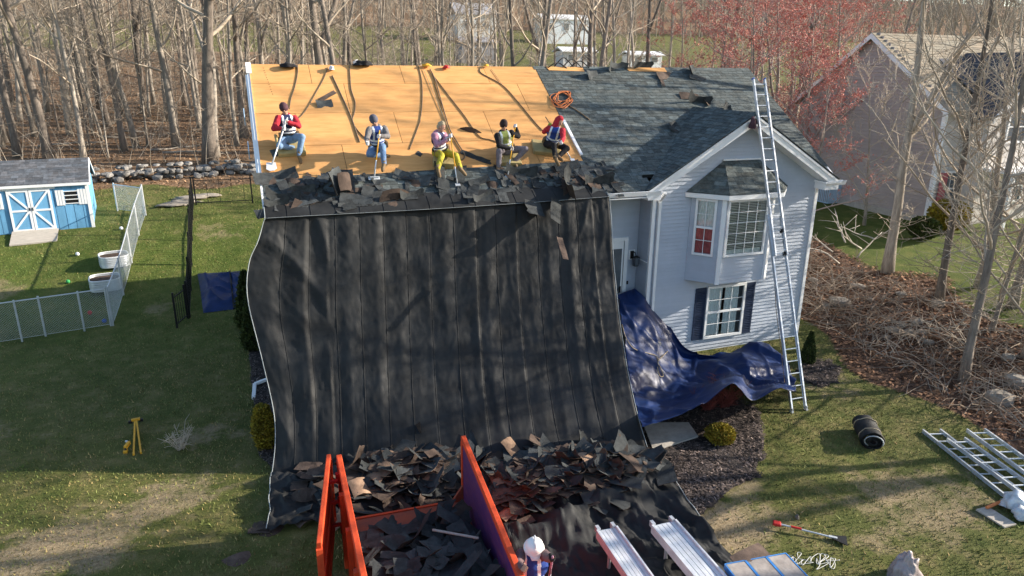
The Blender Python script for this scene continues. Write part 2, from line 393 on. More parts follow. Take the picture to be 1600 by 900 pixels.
# corner boards, rake boards, soffits, gutters
def part(name, mk, fn, parent=house, smooth=False):
    mb = MB(); fn(mb); return mb.build(name, M[mk], parent, smooth)
part('corner_board', 'white', lambda m: m.box((9.82,WYF-.005,2.2),(.10,.07,5.3)))
part('corner_board', 'white', lambda m: m.box((15.32,WYF-.005,2.2),(.10,.07,5.3)))
part('corner_board', 'white', lambda m: m.box((9.73,-3.9,2.9),(.03,.5,.02)))
ds = part('downspout', 'white', lambda m: (m.box((9.98,WYF-.05,2.3),(.08,.07,4.7)), m.bar((9.98,WYF-.05,4.62),(9.95,YE+.02,4.86),.08,.07)))
def gutter(mb, x0, x1, y, z):
    prof = [(0,0),(-.02,-.10),(-.10,-.12),(-.14,0),(-.13,.005),(-.09,-.09),(-.015,-.08),(.0,.004)]
    mb.prism([(x0, y+a, z+b) for a, b in prof], (x1-x0, 0, 0))
part('gutter', 'white', lambda m: gutter(m, 8.0, 9.72, YE+.01, ZE-.01))
part('gutter', 'white', lambda m: gutter(m, 15.28, 15.95, YE+.01, ZE-.03))
part('soffit', 'white', lambda m: m.box((4.9, (YE+WYF)/2-.02, ZE-.17), (9.6, .45, .03)))
YG = -4.58
def rake(mb, sx):
    xe = GXR if sx > 0 else GXL; d = Vector((xe-AX, 0, ZE-AZ)).normalized(); n = Vector((-d.z*sx, 0, d.x*sx)) if sx > 0 else Vector((d.z, 0, -d.x))
    n = Vector((abs(d.z)*sx, 0, abs(d.x)))
    a = Vector((AX, YG, AZ)); b = Vector((xe, YG, ZE))+d*.08
    up = -.03
    pa, pb = a+n*up, b+n*up
    mb.prism([pa, pb, pb-n*.21, pa-n*.21-Vector((0,0,.02))], (0, .045, 0))
    mb.prism([pa-n*.19+Vector((0,.05,0)), pb-n*.19+Vector((0,.05,0)), pb-n*.215+Vector((0,.05,0)), pa-n*.215+Vector((0,.05,0))], (0, .40, 0))
    mb.prism([pa-n*.0+Vector((0,-.02,0)), pb+Vector((0,-.02,0)), pb-n*.06+Vector((0,-.02,0)), pa-n*.06+Vector((0,-.02,0))], (0, .02, 0))
part('rake_board', 'white', lambda m: rake(m, 1)); part('rake_board', 'white', lambda m: rake(m, -1))
def ereturn(mb, x0, x1):
    mb.box(((x0+x1)/2, YG+.22, ZE-.18), (x1-x0, .42, .2)); mb.box(((x0+x1)/2, YG+.20, ZE-.07), (x1-x0+.06, .5, .05))
part('eave_return', 'white', lambda m: ereturn(m, 15.22, 15.72)); part('eave_return', 'white', lambda m: m.box((9.58, YG+.28, ZE-.16), (.40, .5, .2)))
# main roof deck: thick front and back slopes
roof = MB()
for x0_, x1_, tf in ((0.0, 9.40, TE), (9.401, XR, 4.80)):
    for sg in (-1, 1):
        t_ = tf if sg < 0 else TE
        a = Vector((x0_, 0, RIDGE)); e = Vector((x0_, sg*t_*CT, RIDGE-t_*ST)); n = Vector((0, sg*ST, CT))
        roof.prism([a-n*.02-Vector((0,0,.005)), e-n*.02, e-n*.16, a-n*.16-Vector((0,0,.02))], (x1_-x0_, 0, 0))
roof = roof.build('roof', M['felt'], house)
gd = MB()
P0 = Vector((AX, -(RIDGE-AZ)/math.tan(TH), AZ))
for sx, xe in ((1, GXR), (-1, GXL)):
    gd.prism([Vector((AX,YG,AZ)), P0, Vector((xe, YE+.04, ZE)), Vector((xe, YG, ZE))], (0, 0, -.06))
gd.build('gable_roof_deck', M['felt'], roof)
part('rake_board', 'white', lambda m: (m.prism([S(XR+.03,-.02,.0),S(XR+.03,TE,.0),S(XR+.03,TE,-.2),S(XR+.03,0,-.2)],(-.04,0,0))))
part('rake_board', 'white', lambda m: (m.prism([S(-.05,.0,.01),S(-.05,TE-.05,.01),S(-.05,TE-.05,-.2),S(-.05,0,-.2)],(.045,0,0))))
# plywood sheets on the stripped half
seam = [0.0, .838, .838+1.219, .838+2.438, 4.42]
for r in range(4):
    x = 0.0; first = [1.5, 2.3, .95, 1.9][r]; lim = 8.0
    while x < lim-.01:
        x2 = min(lim, x+(first if x == 0 else 2.438)); mb = MB()
        g = .006; h = rnd.uniform(.0, .004); t0, t1 = seam[r]+g, seam[r+1]-g
        if lim-x2 < .4: x2 = lim
        mb.prism([S(x+g,t0,h-.012), S(x2-g,t0,h-.012), S(x2-g,t1,h-.012), S(x+g,t1,h-.012)], NS*.014)
        mb.build('plywood_sheet', M['ply'], roof); x = x2
# nail rows and the saw line near the left rake
mb = MB()
for i in range(12): mb.box(S(.36+.012*i, .18+.10*i, .006), (.018,.018,.012), col=(1,1,1))
mb.build('nail', M['black'], roof)
# ---------------- shingles
SHC = []
def clip(poly, n, d):          # keep the side with n.p <= d
    out = []
    for i in range(len(poly)):
        a, b = poly[i], poly[(i+1) % len(poly)]; da, db = n[0]*a[0]+n[1]*a[1]-d, n[0]*b[0]+n[1]*b[1]-d
        if da <= 0: out.append(a)
        if (da < 0 < db) or (db < 0 < da):
            t = da/(da-db); out.append((a[0]+(b[0]-a[0])*t, a[1]+(b[1]-a[1])*t))
    return out
def shingle_face(o, u, v, poly, ex=.143, wmin=.16, wmax=.40, th=.011, seed=1, skip=None, kk=None):
    """o,u,v: plane; poly: convex outline in (u,v), v runs down the slope. Returns list of (worldpoly, normal, colour, area)"""
    rr = random.Random(seed); n = u.cross(v); n = n if n.z > 0 else -n
    vs = [p[1] for p in poly]; us = [p[0] for p in poly]; out = []
    area = sum(poly[i][0]*poly[(i+1) % len(poly)][1]-poly[(i+1) % len(poly)][0]*poly[i][1] for i in range(len(poly)))
    q = poly if area > 0 else poly[::-1]
    v0 = min(vs)
    while v0 < max(vs):
        x = min(us)-rr.uniform(0, .3)
        while x < max(us):
            wd = rr.uniform(wmin, wmax)
            if skip is None or not skip(x+wd/2, v0+ex/2):
                tab = rr.choice((0, 0, .03)); pl = [(x+.003, v0-.05), (x+wd-.003, v0-.05), (x+wd-.003, v0+ex+.012-tab), (x+.003, v0+ex+.012-tab)]
                for i in range(len(q)):
                    a, b = q[i], q[(i+1) % len(q)]; nn = (b[1]-a[1], -(b[0]-a[0]))
                    pl = clip(pl, nn, nn[0]*a[0]+nn[1]*a[1])
                    if len(pl) < 3: break
                if len(pl) >= 3:
                    wp = []
                    for (pu, pv) in pl:
                        f_ = (pv-(v0-.05))/(ex+.06); wp.append(o+u*pu+v*pv+n*(.002+th*f_))
                    k = rr.choice(kk or (.72,.85,.93,1.,1.06,1.16,1.32)); t = rr.uniform(-.06,.06)
                    out.append((wp, n, (k*(1+t), k, k*(1-t*.7)), v0))
            x += wd
        v0 += ex
    return out
main_s = shingle_face(Vector((0,0,RIDGE)), Vector((1,0,0)), Vector((0,-CT,-ST)), [(8.0,0),(XR+.04,0),(XR+.04,TE+.03),(8.0,TE+.03)], seed=3,
                      skip=lambda x, t: (AX-x < 0 or True) and t > 2.35 and abs(x-AX) < (t-2.02)/(TE-2.02)*3.19-.5 or (t > 4.80 and 9.6 < x))
old_s = shingle_face(Vector((0,0,RIDGE)), Vector((1,0,0)), Vector((0,-CT,-ST)), [(0,4.43),(8.0,4.2),(8.0,TE+.03),(0,TE+.03)], seed=5)
def gface(sx, xe, seed):
    u = Vector((0,-1,0)); v = Vector((xe-AX, 0, ZE-AZ)); Lg = v.length; v.normalize()
    yb = -P0.y; ye = -(YE)
    return shingle_face(Vector((AX,0,AZ+.004)), u, v, [(yb,0),(-YG+.03,0),(-YG+.03,Lg),(ye-.02,Lg)], seed=seed)
gl = gface(-1, GXL, 8); gr_ = gface(1, GXR, 9)
# bay roof
BZ = 4.80; bl, bc1, bc2, br_ = Vector((10.80,-4.17,BZ)), Vector((11.58,-5.02,BZ)), Vector((13.38,-5.02,BZ)), Vector((14.22,-4.17,BZ)); ba1, ba2 = Vector((11.95,-4.17,5.60)), Vector((13.10,-4.17,5.60))
def tri_face(pts, seed):
    # pts: first two are the low edge
    u = (pts[1]-pts[0]).normalized(); n = u.cross(pts[2]-pts[0]).normalized(); n = n if n.z > 0 else -n
    v = n.cross(u); v = v if v.z < 0 else -v
    o = pts[2]; return shingle_face(o, u, v, [((p-o).dot(u), (p-o).dot(v)) for p in pts], seed=seed, th=.009)
bay_s = tri_face([bl, bc1, ba1], 21)+tri_face([bc1, bc2, ba2, ba1], 22)+tri_face([bc2, br_, ba2], 23)
def shmesh(lst):
    mb = MB()
    for wp, n, c, _ in lst: mb.prism([p-n*.006 for p in wp], n*.010, col=c)
    return mb
# the 300 that show largest become pieces of their own, the rest stays one part
allsh = main_s+gl+gr_+bay_s+old_s
def psize(s_):
    c = sum(s_[0], Vector())/len(s_[0]); ar = 0; w0 = s_[0]
    for i in range(1, len(w0)-1): ar += ((w0[i]-w0[0]).cross(w0[i+1]-w0[0])).length/2
    d = c-CAM; return ar*abs(s_[1].dot(d.normalized()))/d.length_squared
cand = sorted(range(len(allsh)), key=lambda i: -psize(allsh[i])); big = set(cand[:298])
shmesh([s_ for i, s_ in enumerate(allsh) if i not in big]).build('shingle_courses', M['shingle'], roof)['kind'] = 'stuff'
for i in big: shmesh([allsh[i]]).build('shingle', M['shingle'], roof)
# ridge caps
for a, b, nn, sd in ((Vector((8.0,0,RIDGE+.01)), Vector((XR,0,RIDGE+.01)), 26, 31), (Vector((AX,P0.y,AZ+.012)), Vector((AX,YG,AZ+.012)), 10, 32)):
    d = (b-a)/nn; s_ = Vector((0,0,1)).cross(d.normalized()); drop = .09 if sd == 31 else .08
    mb = MB()
    for i in range(nn):
        if sd == 31 and (i in (1,2,3,4,5,11,12,13,14)): continue
        p, q = a+d*i-d*.2, a+d*(i+1); h = Vector((0,0,.012)); k = rnd.uniform(.6,1.1)
        for sgn in (-1, 1):
            o1, o2 = p+s_*sgn*.13-Vector((0,0,drop)), q+s_*sgn*.13-Vector((0,0,drop))
            mb.prism([p, q+h, o2+h, o1], Vector((0,0,.006)), col=(k,k,k))
    mb.build('ridge_cap', M['shingle'], roof)
# bare plywood strips along the shingled half of the ridge
for x0, x1 in ((8.35, 9.55), (11.05, 12.45)):
    part('plywood_strip', 'ply', lambda m: m.prism([S(x0,.02,.018),S(x1,.02,.018),S(x1,.24,.018),S(x0+.05,.20,.018)], NS*.008), roof)
# metal drip edge standing at the step between plywood and shingles, and at the left rake
part('drip_edge', 'white', lambda m: m.prism([S(7.98,2.55,.0),S(8.06,2.55,.0),S(8.06,4.0,.0),S(7.98,4.0,.0)], NS*.05), roof)
part('drip_edge', 'white', lambda m: m.prism([S(-.07,0,.02),S(.06,0,.02),S(.06,.45,.02),S(-.07,.45,.02)], NS*.03), roof)
part('drip_edge', 'white', lambda m: m.prism([S(-.10,.45,-.05),S(.01,.45,.0),S(.01,4.4,.0),S(-.10,4.4,-.05)], NS*.03), roof)
# gable vent ridge cap flashing on the bay
part('flashing', 'white', lambda m: m.box((12.52,-4.19,5.62),(1.25,.05,.04)))
# ---------------- windows
def window(x0, x1, z0, z1, o, u, nrm, cols, rows, frame=.07, sash=True, inside='curtain', parent=house, name='window'):
    """rectangular window in the plane through o spanned by u and z; nrm points outwards"""
    zz = Vector((0,0,1)); P = lambda a, b, d=0: o+u*a+zz*b+nrm*d
    def bx(mb, a0, a1, b0, b1, d0, d1): mb.prism([P(a0,b0,d0),P(a1,b0,d0),P(a1,b1,d0),P(a0,b1,d0)], nrm*(d1-d0))
    f = MB(); fw = frame
    bx(f,x0,x1,z0,z0+fw,.0,.06); bx(f,x0,x1,z1-fw,z1,.0,.06); bx(f,x0,x0+fw,z0+fw,z1-fw,.0,.058); bx(f,x1-fw,x1,z0+fw,z1-fw,.0,.058)
    fo = f.build(name, M['white'], parent)
    s_ = MB(); zm = (z0+z1)/2
    if sash: bx(s_,x0+fw,x1-fw,zm-.03,zm+.03,.012,.046); s_.build('sash_rail', M['white'], fo)
    ia0, ia1, ib0, ib1 = x0+fw, x1-fw, z0+fw, z1-fw
    for i in range(1, cols):
        g = MB(); a = ia0+(ia1-ia0)*i/cols; bx(g,a-.008,a+.008,ib0,ib1,.018,.030); g.build('muntin', M['white'], fo)
    for j in range(1, rows):
        if sash and abs(ib0+(ib1-ib0)*j/rows-zm) < .03: continue
        g = MB(); b = ib0+(ib1-ib0)*j/rows; bx(g,ia0,ia1,b-.008,b+.008,.0185,.0305); g.build('muntin', M['white'], fo)
    # what shows behind the glass, then the pane
    if inside == 'curtain':
        c = MB(); n_ = 26
        for k, (a0, a1) in enumerate(((ia0, ia0+(ia1-ia0)*.42), (ia0+(ia1-ia0)*.5, ia0+(ia1-ia0)*.9))):
            c.grid([[P(a0+(a1-a0)*i/n_, b, -.035+.012*math.sin(i*1.7)) for i in range(n_+1)] for b in (ib0, ib1)])
        c.build('curtain', M['curtain'], fo, True)
    elif inside == 'blind':
        b = ib0+.10
        while b < ib1:
            c = MB(); c.prism([P(ia0,b,-.03),P(ia1,b,-.03),P(ia1,b+.026,-.012),P(ia0,b+.026,-.012)], zz*.006); c.build('blind_slat', M['blind'], fo); b += .045
        c = MB(); bx(c,ia0,ia1,ib0,ib0+.10,-.05,-.03); c.build('blind_rail', M['curtain'], fo)
    else:
        c = MB(); n_ = 14
        c.grid([[P(ia0+(ia1-ia0)*i/n_, b, -.03+.01*math.sin(i*2)) for i in range(n_+1)] for b in (ib0, zm)]); c.build('red_cloth', M['redcloth'], fo, True)
        c = MB(); c.grid([[P(ia0+(ia1-ia0)*i/n_, b, -.035+.01*math.sin(i*2.3)) for i in range(n_+1)] for b in (zm, ib1)]); c.build('curtain', M['curtain'], fo, True)
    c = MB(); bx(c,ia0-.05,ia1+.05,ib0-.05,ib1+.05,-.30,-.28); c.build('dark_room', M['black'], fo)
    g = MB(); g.add([P(ia0,ib0,.008),P(ia1,ib0,.008),P(ia1,ib1,.008),P(ia0,ib1,.008)], [(0,1,2,3)] if u.cross(zz).dot(nrm) > 0 else [(3,2,1,0)]); g.build('pane', M['pane'], fo)
    return fo
pm = bpy.data.materials.new('pane_glass'); pm.use_nodes = True; nt = pm.node_tree
tr = nt.nodes.new('ShaderNodeBsdfTransparent'); gl_ = nt.nodes.new('ShaderNodeBsdfGlossy'); gl_.inputs['Roughness'].default_value = .03; mx = nt.nodes.new('ShaderNodeMixShader'); fz = nt.nodes.new('ShaderNodeFresnel'); fz.inputs[0].default_value = 1.5
tr.inputs[0].default_value = (.92,.95,.95,1)
nt.links.new(fz.outputs[0], mx.inputs[0]); nt.links.new(tr.outputs[0], mx.inputs[1]); nt.links.new(gl_.outputs[0], mx.inputs[2]); nt.links.new(mx.outputs[0], nt.nodes['Material Output'].inputs[0])
M['pane'] = pm
Yv = Vector((0,-1,0)); Xv = Vector((1,0,0))
window(LOWW[0], LOWW[1], LOWW[2], LOWW[3], Vector((0,WYF+.0,0)), Xv, Yv, 3, 4)
def shutter(x0, x1, z0, z1):
    m = MB(); y = WYF-.012; m.box(((x0+x1)/2,y,(z0+z1)/2),(x1-x0,.02,z1-z0))
    for a, b in ((x0,x0+.05),(x1-.05,x1)): m.box(((a+b)/2,y-.016,(z0+z1)/2),(b-a,.014,z1-z0))
    for b in (z0+.04,(z0+z1)/2,z1-.04): m.box(((x0+x1)/2,y-.0155,b),(x1-x0-.1,.013,.08))
    o = m.build('shutter', M['shutter'], house); n_ = 0; z = z0+.1
    while z < z1-.1:
        if abs(z-(z0+z1)/2) > .06:
            l = MB(); l.box(((x0+x1)/2,y-.016,z),(x1-x0-.1,.012,.03), Matrix.Rotation(R(25),3,'X')); l.build('slat', M['shutter'], o)
        z += .055
shutter(11.42, 11.78, .38, 1.98); shutter(13.18, 13.50, .38, 1.98)
# ---------------- bay window
bay = MB(); q = [Vector((11.0,WYF+.02,0)),Vector((11.58,-4.82,0)),Vector((13.17,-4.82,0)),Vector((13.76,WYF+.02,0))]
bay.prism([p+Vector((0,0,2.30)) for p in q], (0,0,.03)); bay.prism([p+Vector((0,0,4.68)) for p in q], (0,0,.10))
bay.prism([q[0]+Vector((0,-.015,2.3)),q[1]+Vector((.02,.02,2.3)),q[2]+Vector((-.02,.02,2.3)),q[3]+Vector((0,-.015,2.3))], (0,0,.78))
bo = bay.build('bay', M['siding'], house)
def bayface(a, b, wn, cols, rows, sash, inside):
    u = (b-a); L_ = u.length; u.normalize(); n = Vector((u.y, -u.x, 0)); n = n if n.y < 0 else -n
    P = lambda s_, z, d=0: a+u*s_+Vector((0,0,z))+n*d
    m0 = (L_-wn)/2
    hs = (m0, m0+wn, 3.06, 4.64); z = 2.30
    while z < 4.68:
        zt = min(z+.105, 4.69); segs = [(0.02, L_-.02)]
        if zt > hs[2]+.01 and z < hs[3]-.01: segs = [(.02, hs[0]), (hs[1], L_-.02)]
        for s0, s1 in segs:
            if s1-s0 < .02: continue
            m = MB(); m.prism([P(s0,z-.005,0),P(s0,z-.005,.02),P(s0,z+.005,.019),P(s0,zt,.004),P(s0,zt,0)], u*(s1-s0)); m.build('siding_board', M['siding'], bo)
        z += .105
    # jambs behind the narrow boards
    m = MB()
    for s0, s1 in ((0.02,hs[0]),(hs[1],L_-.02)): m.prism([P(s0,2.31,-.06),P(s1,2.31,-.06),P(s1,4.70,-.06),P(s0,4.70,-.06)], n*.058)
    m.build('jamb', M['siding'], bo)
    window(hs[0], hs[1], hs[2], hs[3], a+n*.0, u, n, cols, rows, .06, sash, inside, bo)
bayface(q[0], q[1], .58, 2, 4, True, 'red'); bayface(q[1], q[2], 1.34, 4, 5, False, 'blind'); bayface(q[2], q[3], .58, 2, 4, True, 'curtain')
for p in (q[1], q[2]):
    m = MB(); m.box(p+Vector((0,-.012,3.49)), (.115,.10,2.40), Matrix.Rotation(R(-22 if p.x < 12 else 22),3,'Z')); m.build('corner_board', M['white'], bo)
m = MB(); inn = [Vector((10.98,WYF-.01,0)),Vector((11.57,-4.84,0)),Vector((13.2,-4.84,0)),Vector((13.8,WYF-.01,0))]
outl = [p.copy() for p in (bl,bc1,bc2,br_)]
for i in range(3):
    a, b = outl[i].copy(), outl[i+1].copy(); a.z = b.z = 4.665
    m.prism([a, b, b+Vector((0,.04,0)), a+Vector((0,.04,0))], (0,0,.125))
m.build('fascia', M['white'], bo)
m = MB(); m.prism([Vector((p.x,p.y+.01,4.69)) for p in outl], (0,0,.02)); m.build('soffit', M['white'], bo)
m = MB(); m.add([bl,bc1,bc2,br_,ba1,ba2],[(0,1,4),(1,2,5,4),(2,3,5),(0,4,5,3),(0,3,2,1)]); m.build('bay_roof_deck', M['felt'], bo)
# ---------------- entry: door, lamp, bell
door = part('front_door', 'white', lambda m: m.box((8.82,-3.56,2.38),(.98,.05,2.06)))
part('door_frame', 'white', lambda m: (m.box((9.38,-3.57,2.40),(.11,.09,2.14)), m.box((8.27,-3.57,2.40),(.11,.09,2.14)), m.box((8.82,-3.57,3.47),(1.22,.092,.10))), door)
part('door_pane', 'glass', lambda m: m.box((8.95,-3.60,2.55),(.60,.02,1.3)), door)
part('door_handle', 'black', lambda m: (m.box((9.24,-3.62,2.02),(.05,.03,.18)), m.tube([(9.24,-3.65,2.05),(9.15,-3.66,2.05)],.012,6)), door)
lamp = part('wall_lamp', 'black', lambda m: (m.box((9.58,-3.60,3.0),(.10,.03,.22)), m.tube([(9.58,-3.6,3.05),(9.60,-3.72,3.10),(9.62,-3.76,3.0)],.014,6), m.box((9.62,-3.76,2.97),(.15,.15,.02)), m.box((9.62,-3.76,2.72),(.11,.11,.015)),
     [m.bar((9.62+a,-3.76+b,2.72),(9.62+a*1.25,-3.76+b*1.25,2.97),.012,.012) for a in (-.055,.055) for b in (-.055,.055)]))
part('lamp_plate', 'white', lambda m: m.box((9.58,-3.582,3.0),(.2,.012,.28)), lamp)
part('lamp_glass', 'glass', lambda m: m.box((9.62,-3.76,2.845),(.09,.09,.23)), lamp)
part('door_bell', 'black', lambda m: m.box((9.49,-3.59,2.19),(.05,.02,.10)))
part('entry_step', 'concrete', lambda m: (m.box((8.85,-3.95,1.18),(1.80,.78,.18)), m.box((8.85,-4.75,.85),(1.7,.9,.18)), m.box((8.85,-5.1,.55),(1.7,.4,.18)), m.box((8.85,-5.45,.3),(1.7,.4,.18))))
# ================================================================ TARPS
def crv(ks, t):                       # Catmull-Rom through a list of vectors, t in 0..1
    n = len(ks)-1; x = min(max(t, 0), 1)*n; i = min(int(x), n-1); f = x-i
    p0, p1, p2, p3 = ks[max(i-1,0)], ks[i], ks[i+1], ks[min(i+2,n)]
    return (p1*2+(p2-p0)*f+(p0*2-p1*5+p2*4-p3)*f*f+(p1*3-p0-p2*3+p3)*f*f*f)*.5
def heap(x, y):                       # height of the rubble on the tarp in front of the house
    h = .42*math.exp(-((x-5.0)/1.7)**2-((y+9.2)/.75)**2)+.38*math.exp(-((x-1.9)/1.5)**2-((y+7.9)/.7)**2)+.25*math.exp(-((x-6.3)/.7)**2-((y+9.6)/.6)**2)
    return h
Lk = [S(-.02,5.1,.03), S(-.02,5.64,.10), atY(412,349,-4.74), atY(404,378,-4.82), atY(390,412,-4.92), atY(388,468,-5.15), atY(410,560,-5.7), atY(428,640,-6.15), atY(431,690,-6.45), atZ(426,738,.03)]
Rk = [S(8.12,5.1,.03), S(8.12,5.64,.10), atY(951,313,-4.72), atY(955,360,-5.0), atY(958,410,-5.4), atY(963,460,-5.85), atY(970,520,-6.45), atY(980,585,-7.2), atY(996,655,-8.1), atZ(1018,725,.03)]
Ls = [Lk[0], Lk[1], Lk[2]]+[Lk[2].lerp(Lk[9], k/7)+Vector((0,.30,-.25))*math.sin(math.pi*k/7)*.35 for k in range(1,8)]
seams = [0,.055,.115,.18,.245,.31,.375,.44,.51,.575,.635,.70,.765,.83,.89,.945,1.0]
pan = []; rr = random.Random(4)
for i in range(len(seams)-1): pan.append((rr.choice((.02,.03,.04,.055)), rr.choice((.45,.55,.65,.80,.88,.92)), rr.uniform(-.02,.02)))
cols = []; NC = 15
for i in range(len(seams)-1):
    for k in range(NC): cols.append((seams[i]+(seams[i+1]-seams[i])*k/NC, i, k/NC))
cols.append((1.0, len(seams)-2, 1.0))
NR, NG = 130, 70
nrm = Vector((.02,-.88,.45)).normalized()
P = []
for j in range(NR+NG):
    row = []
    for s_, i, u in cols:
        if j < NR:
            r = j/(NR-1); b = crv(Rk, r); lk = crv(Lk, r); ls = crv(Ls, r); p = ls.lerp(b, s_)+(lk-ls)*math.exp(-s_/.075)
            sag = math.sin(math.pi*min(1, r*1.05))*.30*math.sin(math.pi*s_)          # the sheet bellies a little
            p = p+Vector((0, sag*.5, -sag*.35))
            A, pk, dv = pan[i]; env = max(0, min(1, (r-.13)*9))*(1-.55*max(0, r-.75)/.25)
            prof = (u/pk)**1.3 if u < pk else ((1-u)/(1-pk))**.8
            wob = 1+.35*nz(s_*30, r*2.2, 3)
            d = A*prof*wob
            x_ = s_*8.2; y_ = r*5.6
            rg = lambda q: max(0, 1-abs(q)*5)
            wx = x_+.25*nz(x_*.7, y_*.5, 77)
            d += .06*nz(s_*6+2, r*1.6, 9)+.028*nz(wx*3.2, y_*.8, 5)
            d += .024*rg(nz(wx*1.5+y_*.5, y_*.55, 30))*max(0, nz(x_*.6, y_*.5, 44)+.35)
            d += .016*rg(nz(wx*2.2-y_*.9, y_*1.3, 52))*max(0, nz(x_*.8, y_*.7, 61)+.3)
            d += .009*rg(nz(wx*5+y_*1.5, y_*3.2, 71))+.006*rg(nz(wx*8, y_*7-x_*2, 81))+.004*nz(x_*19, y_*15, 8)
            if s_ < .16: d += .05*rg(nz(wx*1.3-.4*y_, y_*.5, 15)*.8)
            p = p+nrm*d*env
            if p.z < .03: p.z = .03
        else:
            g = (j-NR+1)/NG; a = crv(Lk, 1); b = crv(Rk, 1); p0 = a.lerp(b, s_)
            p1 = Vector((-.55,-8.75,0)).lerp(Vector((6.15,-14.6,0)), s_)
            if s_ < .47: yy = -8.75-.25*s_/.47
            else: yy = -9.0-5.6*min(1, (s_-.47)/.07)
            p1.y = yy; x1 = -.55+(6.2+.55)*s_
            if s_ > .9: x1 = 6.2+(.35)*(s_-.9)/.1
            p1.x = x1
            p = p0.lerp(p1, g); wrk = min(1, (g*6))
            z = .03+heap(p.x, p.y)*.8
            z += wrk*(.16*abs(nz(p.x*1.2+4, p.y*1.3, 2))+.09*max(0, nz(p.x*2.6, p.y*1.5, 7))**1 + .05*abs(nz(p.x*5+p.y*2, p.y*4, 11)) + .12*max(0,1-abs(nz(p.x*1.3+p.y*.7, p.y*.9, 23))*4.5)*(1 if p.x > 3 else .4) + .05*max(0,1-abs(nz(p.x*4, p.y*3.3, 27))*6))
            bun = math.exp(-((p.y+10.35+.18*math.sin(p.x*2))/.16)**2)*(1 if p.x > 3 else .0)*max(0, min(1, (6.4-p.x)))
            z += .20*bun*wrk
            p = Vector((p.x+.06*nz(p.x*2, p.y*2, 1)*wrk, p.y, z))
        row.append(p)
    P.append(row)
mb = MB(); mb.grid(P); bt = mb.build('black_tarp', M['blacktarp'], None, True)
tag(bt, 'huge black tarp hanging from the eave down over the house front', 'tarp')
hem = MB(); lp = [P[j][0]+Vector((-.012,-.012,.006)) for j in range(4, NR+NG)]; hem.tube(lp[::3], .009, 5); hem.build('hem', M['hem'], bt, True)
hem = MB(); lp = [P[j][-1]+Vector((.012,-.012,.006)) for j in range(4, NR+26)]; hem.tube(lp[::3], .009, 5); hem.build('hem', M['hem'], bt, True)
hem = MB(); lp = [P[int(NR*.14)][i]+Vector((0,-.01,.012)) for i in range(0, len(cols), 2)]; hem.tube(lp, .005, 4); hem.build('hem', M['hem'], bt, True)
for i in range(1, len(seams)-1):      # the welded seams stand up as thin ribs
    sm_ = MB(); sm_.tube([P[j][i*NC]+nrm*.004 for j in range(4, NR, 2)], .008, 4); sm_.build('seam', M['blacktarp'], bt, True)
# blue tarp over the entry steps
def gz(px, py, y, zmin=.06):
    p = atY(px, py, y); return p if p.z >= zmin else atZ(px, py, zmin)
net = [[gz(964,463,-3.75), gz(972,515,-5.0), gz(982,580,-6.2), gz(990,630,-7.2), gz(1004,666,-9,.04)],
       [gz(986,458,-3.75), gz(1000,510,-4.8), gz(1020,575,-5.9), gz(1032,625,-6.7), gz(1052,654,-9,.05)],
       [gz(1002,470,-4.05), gz(1032,525,-4.7), gz(1055,580,-5.5), gz(1070,618,-6.3,.10), gz(1098,634,-9,.22)],
       [gz(1040,512,-4.3), gz(1062,552,-4.7), gz(1090,585,-5.3,.10), gz(1110,600,-5.9,.34), gz(1140,602,-9,.50)],
       [gz(1085,551,-4.9,.16), gz(1108,560,-5.1,.18), gz(1128,572,-5.5,.42), gz(1150,588,-5.9,.52), gz(1156,606,-9,.28)],
       [gz(1130,553,-5.0,.30), gz(1145,560,-5.2,.42), gz(1160,578,-5.5,.40), gz(1172,600,-5.9,.22), gz(1176,626,-9,.05)],
       [gz(1188,536,-5.0,.42), gz(1196,556,-5.2,.42), gz(1204,574,-5.5,.34), gz(1208,594,-5.9,.22), gz(1212,612,-9,.05)],
       [gz(1226,560,-5.0,.16), gz(1232,572,-5.2,.22), gz(1237,586,-5.5,.12), gz(1240,598,-5.9,.08), gz(1242,616,-9,.04)]]
Q = []
for i in range(150):
    a = i/149; row_c = [crv([net[k][c] for k in range(8)], a) for c in range(5)]; row = []
    for j in range(90):
        p = crv(row_c, j/89); e = 1.0
        p = p+Vector((0,-.4,.9))*(.09*nz(p.x*1.5, p.y*1.5, p.z*1.5)+.13*max(0,1-abs(nz(p.x*.9+p.y*.5, p.y*.45+p.z*.4, 4))*4)+.05*max(0,1-abs(nz(p.x*1.5-p.y*.7, p.y*.8, 14))*6)+.012*max(0,1-abs(nz(p.x*3, p.y*2+p.z*2, 24))*6))*e
        if p.z < .03: p.z = .03
        row.append(p)
    Q.append(row)
mb = MB(); mb.grid(Q); blt = mb.build('blue_tarp', M['bluetarp'], None, True); solid(blt, .004)
tag(blt, 'crumpled dark blue tarp draped from the entry steps to the wing window', 'tarp')
def rope_obj(name, pts, r, mk, label, cat='rope', group=None, n=5, k=10):
    ks = [Vector(p) for p in pts]; m = MB(); m.tube([crv(ks, i/((len(ks)-1)*k)) for i in range((len(ks)-1)*k+1)], r, n)
    o = m.build(name, M[mk], None, True); return tag(o, label, cat, group)
def nearq(px, py):
    d = ray(px, py).normalized(); best = None
    for row in Q:
        for p in row:
            v = p-CAM; t = v.dot(d); e = (v-d*t).length
            if best is None or e < best[0]: best = (e, p)
    return best[1]+Vector((0,-.02,.025))
rope_obj('rope', [nearq(*q) for q in ((967,508),(975,528),(990,545),(1010,553),(1026,558),(1027,575),(1030,588),(1036,588),(1032,575),(1027,566),(1042,550))], .012, 'rope', 'tan rope looped on the blue tarp at the entry')

